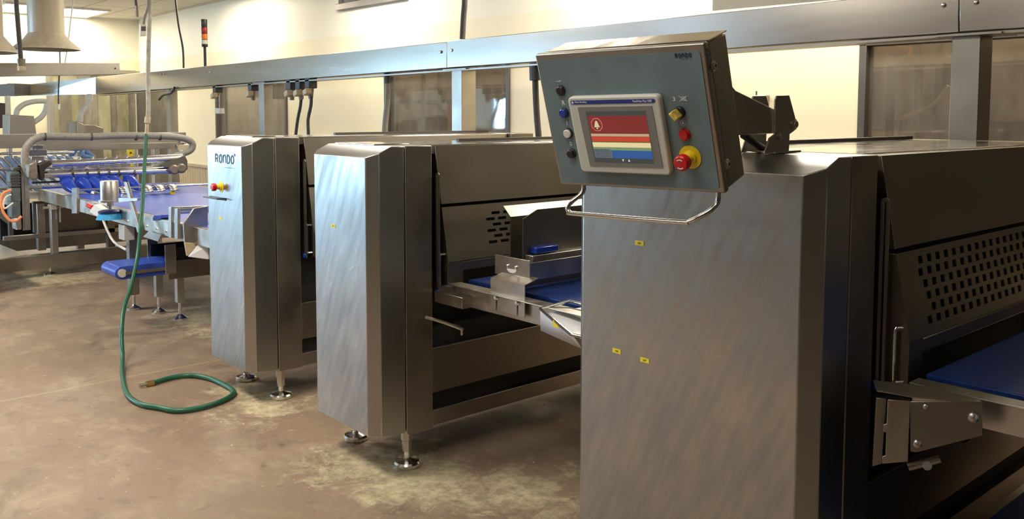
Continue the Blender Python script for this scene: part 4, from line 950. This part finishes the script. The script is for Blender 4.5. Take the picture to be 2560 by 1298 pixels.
for i in range(60):
    a0 = i*2*pi/60; a1 = a0+2*pi/60*.7
    br.add([(c.x+cos(q)*rr*r, c.y+sin(q)*rr*r, zz) for rr, zz in ((1.22, z6+.002), (1.55, z7)) for q in (a0, a1)], [(0, 1, 3, 2)])
br.lathe((c.x, c.y, 0), (0, 0, 1), [(r*1.45, z7+.004), (r*1.18, z6)], 36)
br.build('bristles', BRISTLE, hb)
a = at(296, 499, Y=YM); b = at(343, 499, Y=YM+.02)
MB().prism([a+V((0, 0, .012)), b+V((0, 0, .008)), b-V((0, 0, .008)), a-V((0, 0, .02))], (0, .03, 0)).build('arm', STEEL, bs)
MB().prism(ats([(309, 455), (315, 455), (350, 580), (343, 582)], Y=YM+.03), (0, .02, 0)).build('stand_bar', STEEL, bs, bevel=.002)
t = thing('stop_switch', at(240, 525, Y=YN-.04), 'tilted white switch box with a red button beside the blue brush', 'switch')
MB().prism(ats([(236, 511), (256, 524), (243, 542), (222, 530)], Y=YN-.06), (0, .05, 0)).build('box', WHITEP, t, bevel=.003)
MB().cyl(at(231, 519, Y=YN-.04), at(221, 513, Y=YN-.04), .020).build('button', RED, t)
# lifting column with gear motor on the left end
XC = -9.15
cl = thing('lift_column', at(65, 580, X=XC), 'grooved aluminium column with grey-green gear motor at the left end of the blue table', 'lift column')
q = ats([(50, 416), (76, 430), (80, 574), (62, 577), (55, 572)], X=XC)
mb = MB(); a = at(52, 416, X=XC); b = at(77, 575, X=XC); ys0, ys1 = a.y, b.y; w = (ys1-ys0)/7
for i in (0, 1, 3, 4, 5, 6): mb.box(XC-.12, XC-(.012 if i == 1 else 0), ys0+w*i, ys0+w*(i+1), b.z, a.z)
mb.box(XC-.12, XC-.015, ys0, ys1, b.z, a.z).build('profile', STEEL, cl)
def mblock(x0, y0, x1, y1, nm, mt, dep=.14, bev=.008, X=XC+.03): 
    a = at(x0, y0, X=X); b = at(x1, y1, X=X); return MB().box(X-dep, X, min(a.y, b.y), max(a.y, b.y), min(a.z, b.z), max(a.z, b.z)).build(nm, mt, cl, bevel=bev)
mt_ = mblock(28, 430, 51, 468, 'motor', MOTOR); mblock(24, 432, 30, 458, 'motor_box', MOTOR); mblock(26, 470, 53, 505, 'gear_case', MOTOR); mblock(29, 505, 53, 545, 'terminal_box', MOTOR)
for y in (436, 443, 450, 457, 464): mblock(27, y, 52, y+2.5, 'cooling_fin', FRAMED, .16, .001, XC+.035)
mblock(33, 418, 52, 427, 'top_cap', FRAMED, .12); mblock(38, 545, 55, 574, 'lower_bracket', STEEL)
MB().tube(ats([(28, 475), (8, 484), (3, 505), (8, 530), (24, 550), (40, 552), (54, 541)], X=XC+.05), .013, smooth=6).build('orange_cable', ORANGE, cl)
MB().tube(ats([(28, 487), (16, 492), (9, 508), (11, 521), (20, 517), (33, 507)], X=XC+.06), .008, smooth=6).build('white_cable', WHITEP, cl)
# carriage with cross tubes and ploughs
cr = thing('plough_carriage', at(280, 400, X=-9.0), 'pair of long polished cross tubes carried over the blue table, clamped in dirty brackets', 'cross tubes')
XP = -9.0
MB().cyl(at(128, 411, X=XP), at(456, 394, X=XP), .037, .037, 20).build('upper_tube', CHROME, cr)
MB().cyl(at(100, 438, X=XP), at(430, 425, X=XP), .033, .033, 20).build('lower_tube', CHROME, cr)
MB().prism(ats([(72, 411), (92, 402), (96, 440), (94, 450), (72, 446)], X=XP+.08), (-.16, 0, 0)).build('gear_housing', CAST, cr, bevel=.012)
MB().prism(ats([(97, 412), (126, 401), (129, 412), (112, 424), (112, 444), (106, 452), (101, 440)], X=XP+.07), (-.14, 0, 0)).build('left_cheek', mat('dark greasy casting', (.05, .042, .032), .45, .5, noise=.3, nscale=30), cr, bevel=.006)
MB().prism(ats([(440, 398), (462, 388), (469, 402), (469, 424), (458, 431), (440, 428), (424, 420), (405, 418), (400, 412)], X=XP+.05), (-.03, 0, 0)).build('right_cheek', mat('mid grey steel', (.16, .155, .14), .4, .7), cr, bevel=.004)
for x, y in ((434, 424), (452, 421)):
    a = at(x, y, X=XP+.07); MB().lathe(a, (1, 0, 0), [(.05, -.1), (.05, .02), (.035, .03)], 16).build('bearing', CAST, cr)
MB().cyl(at(110, 429, X=XP-.15), at(420, 416, X=XP-.15), .012).build('thin_rod', CHROME, cr)
MB().cyl(at(80, 457, X=XP-.1), at(178, 453, X=XP-.1), .010).build('thin_rod', CABLE, cr)
# clamp cluster above ploughs
for i, px in enumerate((165, 198, 230, 258, 285, 313)):
    py = 418-(px-165)*.045; a = at(px, py, X=XP-.02)
    k = MB().obox(a, (.05, 0, 0), (0, .035, 0), (0, 0, .018)).obox(a+V((0, 0, .03)), (.02, 0, 0), (0, .05, .01), (0, 0, .008)).cyl(a+V((.04, .03, .02)), a+V((.04, .12, .09)), .009).build('rod_clamp', CHROME, cr, bevel=.003)
plx = [(181, 450), (218, 449), (246, 447), (272, 447), (297, 445), (336, 443)]
def plough(px, py, label):
    a = at(px, 432, X=XP+.02); zt_ = a.z; t = thing('plough', (a.x, a.y, ZT), label, 'plough', 'blue ploughs on the cross tube')
    y = a.y; x = XP+.05
    h = zt_-ZT
    MB().lathe((x-.05, y, zt_), (0, 1, 0), [(.040, -.010), (.040, .010)], 20).build('ring_clamp', FRAMED, t)
    MB().cyl((x-.04, y+.02, zt_-.02), (x-.02, y-.02, ZT+h*.72), .008).build('drop_rod', FRAMED, t)
    # flat arm then horn-shaped shoe
    MB().box(x-.03, x+.0, y-.115, y-.005, ZT+.09, ZT+h*.88).build('arm_plate', BLUEP, t, bevel=.006)
    prof = []
    o0 = V((x+.0, y-.06, ZT+.10)); ax = V((.42, .02, -.12)).normalized()
    MB().lathe(o0, ax, [(.015, -.05), (.045, -.03), (.058, .02), (.058, .07), (.046, .14), (.030, .22), (.012, .29)], 20).build('shoe', BLUEP, t)
    tp = o0+ax*.29; MB().lathe(tp, ax, [(.016, 0), (.002, .035)], 10).build('tip', WHITEP, t)
    return t
names = ['leftmost blue plough hanging on the cross tube', 'second blue plough from the left on the cross tube', 'third blue plough, just left of the steel brush motor', 'fourth blue plough, partly behind the steel brush motor', 'fifth blue plough, right behind the steel brush motor', 'rightmost blue plough, beside the green hose']
for (px, py), nm in zip(plx, names): plough(px, py, nm)
# small steel half-moon ploughs on the nearer rod
for px, nm in ((303, 'small steel half-moon scraper beside the brush motor'), (362, 'small steel half-moon scraper touching the green hose'), (392, 'middle small steel half-moon scraper on the thin rod'), (424, 'rightmost small steel half-moon scraper on the thin rod')):
    yy = at(px, 470, X=Xr).y; t = thing('scraper', (Xr, yy, ZT), nm, 'scraper', 'steel scrapers on the thin rod')
    MB().obox((Xr, yy, zr), (.03, 0, 0), (0, .035, 0), (0, 0, .02)).build('clamp', CHROME, t, bevel=.004)
    MB().cyl((Xr+.02, yy, zr-.01), (Xr+.03, yy, ZT+.09), .010).build('stem', STEEL, t)
    mb = MB(); P_ = []
    for i in range(9):
        a = radians(20+i*17.5); P_.append((Xr+.03+.10*cos(a), ZT+.012+.075*sin(a)))
    for i in range(8):
        (x0_, z0_), (x1_, z1_) = P_[i], P_[i+1]
        mb.add([(x0_, yy-.035, z0_), (x1_, yy-.035, z1_), (x1_, yy+.035, z1_), (x0_, yy+.035, z0_)], [(0, 1, 2, 3)])
    mb.build('curved_blade', STEEL, t, solid=.004)
    if px in (303, 424): MB().cyl((Xr+.06, yy, zr-.06), (Xr+.09, yy, zr-.06), .025).build('knob', WHITEP if px == 303 else YELLOW, t)
# grey conduit arch
cf = thing('conduit_arch', at(65, 440, X=-9.2), 'thick grey conduit arching over the cross tubes, strapped to a steel beam', 'conduit')
MB().tube([at(x, y, X=-9.12) for x, y in ((70, 432), (63, 415), (62, 390), (66, 370), (80, 352), (100, 343), (115, 341), (220, 342), (300, 339), (400, 340), (450, 344), (474, 352), (482, 363), (476, 376), (458, 384), (430, 394), (400, 412), (378, 432))], .034, n=12, smooth=5).build('conduit', CONDUIT, cf)
for px in (112, 228, 340, 400): MB().lathe(at(px, 342, X=-9.12), (0, 1, 0), [(.038, -.008), (.038, .008)], 14).build('strap', FRAMED, cf)
tag(MB().prism(ats([(-120, 338), (465, 331), (465, 356), (-120, 376)], X=-9.75), (-.12, 0, 0)).prism(ats([(80, 362), (465, 356), (465, 372), (80, 377)], X=-9.70), (-.1, 0, 0)).build('cross_beam', STEEL2, bevel=.003), 'pale steel beam behind the conduit arch, spanning the line', 'beam')
for (px, lab) in ((93, 'bright clamp joint on the thin rod left of the conduit beam'), (459, 'bright clamp joint hanging at the right end of the conduit arch')):
    t = thing('clamp_joint', at(px, 400 if px == 93 else 385, X=-9.4), lab, 'clamp')
    for dy, s in ((-24, .03), (-10, .05), (4, .035)):
        MB().obox(at(px, (392 if px == 93 else 378)+dy, X=-9.4), (.03, 0, 0), (0, s*1.6, 0), (0, 0, s*.6)).build('clamp_block', CHROME, t, bevel=.004)
    a = at(px, 362 if px == 93 else 345, X=-9.4); MB().cyl(a, at(px, 405, X=-9.4), .016).build('vertical_rod', CHROME, t)
# inclined roller bed with blue and white strips
XB0, XB1 = -9.75, -11.0
zf_ = 1.08; y0b, y1b = 1.78, 3.02
rb = thing('roller_bed', (XB0, YN, ZT), 'inclined white bed with blue lengthwise strips behind the plough tubes', 'roller bed')
MB().prism([(XB0, y0b, ZT-.02), (XB1, y0b, zf_-.02), (XB1, y0b, zf_-.10), (XB0, y0b, ZT-.10)], (0, y1b-y0b, 0)).build('bed', STRIPW, rb)
i = 0; y = y0b+.04
while y < y1b-.1:
    w = .06 if i % 3 else .04
    MB().prism([(XB0, y, ZT-.02), (XB0, y+w, ZT-.02), (XB1, y+w, zf_-.02), (XB1, y, zf_-.02)], (0, 0, .022)).build('blue_strip', STRIP, rb, bevel=.008)
    MB().prism([(XB0, y+w+.01, ZT-.02), (XB0, y+w+.018, ZT-.02), (XB1, y+w+.018, zf_-.02), (XB1, y+w+.01, zf_-.02)], (0, 0, .008)).build('dark_gap', FRAMED, rb)
    y += w+.034; i += 1
MB().prism([(XB0, y0b-.05, ZT-.10), (XB1, y0b-.05, zf_-.10), (XB1, y0b-.05, zf_+.02), (XB0, y0b-.05, ZT+.02)], (0, .04, 0)).build('side_frame', WORN, rb)
for x in (XB0+.05, (XB0+XB1)/2, XB1): 
    z_ = ZT+(zf_-ZT)*((x-XB0)/(XB1-XB0)); MB().cyl((x, y0b-.04, z_+.03), (x, y1b, z_+.03), .016).build('cross_bar', CHROME, rb)
for x in (XB0-.05, XB1+.1):
    for y in (y0b, y1b-.08): MB().box(x-.04, x+.04, y, y+.07, 0, ZT-.08).build('leg', STEEL2, rb)
a = at(196, 384, X=-11.05)
cb = tag(MB().build if False else MB().tube([a+V((.0, -.10, -.04)), a+V((.05, -.03, .05)), a+V((0, .03, .07)), a+V((.05, .08, .02)), a+V((.1, .13, -.05)), a+V((.1, .02, -.02)), a+V((.02, .06, .04)), a+V((0, .16, -.06))], .028, n=8, smooth=5).build('cloth', STRIP), 'bundled blue cloth lying on the far end of the roller bed', 'cloth')
q = ats([(320, 367), (334, 368), (334, 418), (320, 417)], X=-10.4)
t = thing('yellow_plate', q[3], 'upright yellow plate fixed behind the cross tubes', 'plate'); MB().prism(q, (-.05, 0, 0)).build('plate', YELLOW, t, bevel=.006); MB().cyl(at(327, 382, X=-10.4), at(327, 382, X=-10.39), .010).build('bolt', BLACK, t)
for px, px2, y0_, y1_, lab in ((335, 343, 372, 470, 'slim pale steel upright right of the yellow plate'), (384, 399, 360, 470, 'steel upright farther right of the yellow plate')):
    a = at(px, y0_, X=-10.6); b = at(px2, y0_, X=-10.6)
    tag(MB().box(-10.7, -10.6, a.y, b.y, 0, a.z).build('frame_post', STEEL, bevel=.003), lab, 'post')
# transverse base frame on the floor
XF = -9.2
bf = thing('base_frame', (XF, 3, 0), 'low steel base frame on the floor at left, carrying square uprights', 'frame')
a = at(0, 648, X=XF); b = at(320, 646, X=XF)
MB().box(XF-.12, XF, .6, YFAR+.4, .075, a.z).build('long_beam', STEEL2, bf, bevel=.004)
MB().box(XF-1.3, XF-1.2, .6, YFAR+.4, .10, .24).build('rear_beam', STEEL2, bf, bevel=.004)
MB().box(XF-1.2, XF-.12, .6, .7, .10, .22).build('cross_beam', STEEL2, bf)
for (x0_, x1_, yt, XX, nm) in ((127, 143, 512, XF-.02, 'upright'), (92, 112, 510, XF-.65, 'upright')):
    a = at(x0_, yt, X=XX); b = at(x1_, yt, X=XX); MB().box(XX-.08, XX, a.y, b.y, .16, a.z).build(nm, STEEL, bf, bevel=.004)
a = at(20, 500, X=XF-1.1); b = at(31, 500, X=XF-1.1); MB().box(XF-1.2, XF-1.1, a.y, b.y, .1, .75).build('upright', STEEL2, bf)
for y in (1.2, 2.25, 3.6): MB().lathe((XF-.06, y, 0), (0, 0, 1), [(.06, 0), (.06, .012), (.03, .03), (.015, .035), (.015, .08)], 20).build('levelling_foot', CHROME, bf)
MB().prism(ats([(-5, 520), (20, 545), (20, 560), (-5, 540)], X=XF-1.0), (-.05, 0, 0)).build('brace', STEEL, bf)
MB().box(XF-.75, XF-.70, YN, YFAR, .34, .66).build('lower_panel', GUARD, bf); MB().box(XF-.62, XF-.56, YN-.3, YFAR+.5, .30, .34).build('lower_rail', STEEL, bf)
MB().box(XF-1.25, XF-1.2, YN-.2, YFAR+.3, .24, .6).build('back_panel', DARKM, bf)
t = thing('height_clamp', at(140, 515, X=XF), 'small clamp with a thin hanging rod on the left upright', 'clamp')
MB().cyl(at(108, 520, X=XF+.02), at(160, 516, X=XF+.02), .014).build('clamp_bar', CHROME, t); MB().cyl(at(150, 513, X=XF+.04), at(151, 556, X=XF+.04), .008).build('drop_rod', CHROME, t)
MB().box(XF-.05, XF+.05, at(122, 520, X=XF).y, at(140, 520, X=XF).y, at(120, 524, X=XF).z, at(120, 512, X=XF).z).build('clamp_block', WHITEP, t, bevel=.006)
q = [at(x, y, Z=.42) for x, y in ((-10, 607), (66, 637), (66, 640), (-10, 650))]
zp = .30
q = [at(x, y, Z=zp) for x, y in ((-60, 588), (66, 637), (-60, 657))]
tag(MB().prism(q, (0, 0, -.01)).build('tread_plate', mat('pale aluminium plate', (.75, .77, .80), .3, 1.)), 'bright pale plate lying on the base frame at the left edge', 'plate')

# ------------------------------------------------------------------ small discharge conveyor on feet
XS = -6.56
sc = thing('discharge_conveyor', (-6.75, 2.6, 0), 'small low conveyor with bright blue belt nose on four slim legs, under the table edge', 'conveyor')
n0 = at(307, 684, X=XS); n1 = at(395, 668, X=XS); zc_ = n0.z; yn = n0.y
WD = .36; ye = 3.3
hh = .05
prof = [(yn+hh*.95*cos(a), zc_+hh*.95*sin(a)) for a in [pi/2+i*pi/8 for i in range(9)]]
prof = [(y, z) for y, z in prof]+[(ye, zc_-hh*.95), (ye, zc_+hh*.95)]
MB().prism([V((XS-.02, y, z)) for y, z in prof], (-WD+.04, 0, 0)).build('belt', BELT, sc, bevel=.003)
MB().lathe((XS-.02, yn, zc_), (1, 0, 0), [(.030, 0), (.030, .014)], 20).build('nose_roller', WHITEP, sc)
MB().box(XS-.012, XS+.0, yn+.02, yn+.34, zc_-.012, zc_+.012).build('nose_arm', STEEL, sc)
MB().box(XS-.01, XS+.01, yn+.32, ye, zc_-.085, zc_+.055).build('side_plate', GUARD, sc, bevel=.003)
MB().box(XS-WD-.01, XS-WD+.01, yn+.32, ye, zc_-.085, zc_+.055).build('side_plate', GUARD, sc, bevel=.003)
MB().box(XS-.03, XS-.01, yn+.32, ye, zc_+.055, zc_+.14).build('side_guide', BLACK, sc)
MB().box(XS-WD, XS-WD+.02, yn+.32, ye, zc_+.055, zc_+.14).build('side_guide', BLACK, sc)
for x in (XS+.008, XS-WD): MB().box(x-.004, x+.004, yn+.30, yn+.38, zc_-.04, zc_+.18).build('end_bracket', STEEL, sc, bevel=.003)
for px, py in ((398, 782), (451, 798)):
    a = at(px, py, Z=0); l = MB().box(a.x-.028, a.x+.028, a.y-.028, a.y+.028, .13, .40).build('leg', STEEL, sc, bevel=.003)
    MB().lathe((a.x, a.y, 0), (0, 0, 1), [(.052, 0), (.055, .012), (.03, .03), (.012, .04), (.012, .16)], 24).build('levelling_foot', CHROME, l)
    l2 = MB().box(a.x-.028, a.x+.028, 3.15, 3.21, .13, .52).build('leg', STEEL, sc, bevel=.003)
    MB().lathe((a.x, 3.18, 0), (0, 0, 1), [(.052, 0), (.055, .012), (.03, .03), (.012, .04), (.012, .16)], 24).build('levelling_foot', CHROME, l2)
a = at(398, 782, Z=0); b = at(451, 798, Z=0)
MB().box(a.x, b.x, a.y-.02, a.y+.04, .34, .40).build('cross_member', STEEL, sc, bevel=.003)
MB().box(b.x-.05, b.x, b.y-.02, b.y+.05, .38, zc_-.05).box(a.x+.05, a.x+.10, b.y-.02, b.y+.05, .38, zc_-.05).build('riser', STEEL, sc, bevel=.003)
# chute hopper next to machine 1
ho = thing('chute_hopper', at(480, 600, X=-5.6), 'folded steel hopper with pale chute mouth against the left of the farthest cabinet', 'hopper')
MB().prism(ats([(484, 522), (520, 515), (520, 612), (462, 606), (459, 560)], X=-5.75), (-.02, 0, 0)).build('hopper_side', STEEL, ho, bevel=.002)
MB().prism(ats([(462, 606), (520, 612), (520, 650), (468, 640)], X=-5.74), (-.02, 0, 0)).build('chute_mouth', CREAMP, ho, bevel=.002)
MB().prism([at(494, 612, X=-5.70), at(520, 615, X=-5.62), at(520, 648, X=-5.62), at(470, 642, X=-5.72)], (0, .01, 0)).build('chute_fold', TRAYW, ho)

# crumbs on the floor
for i in range(14):
    px, py = random.uniform(500, 1380), random.uniform(1000, 1270)
    if 760 < px < 1080 and py < 1130: continue
    a = at(px, py, Z=0); s = random.uniform(.003, .006)
    tag(MB().lathe((a.x, a.y, 0), (0, 0, 1), [(s, 0), (s*.9, s*.5), (s*.3, s*.8)], 6).build('crumb', WHITEP), 'tiny pale dough crumb on the brown floor', 'crumb', 'dough crumbs scattered on the floor')
# far low cabinet behind the table
tag(MB().box(-10.9, -8.2, 4.6, 4.95, 0, .78).build('low_cabinet', GUARD, bevel=.004), 'low brown steel cabinet against the wall behind the blue table', 'cabinet')

# ------------------------------------------------------------------ world and view
w = bpy.data.worlds.new('world'); scn.world = w; w.use_nodes = True
w.node_tree.nodes['Background'].inputs[0].default_value = (1, .92, .80, 1); w.node_tree.nodes['Background'].inputs[1].default_value = .05
scn.view_settings.view_transform = 'Standard'; scn.view_settings.look = 'None'; scn.view_settings.gamma = 1.0
scn.view_settings.use_curve_mapping = False; scn.view_settings.exposure = 0.0
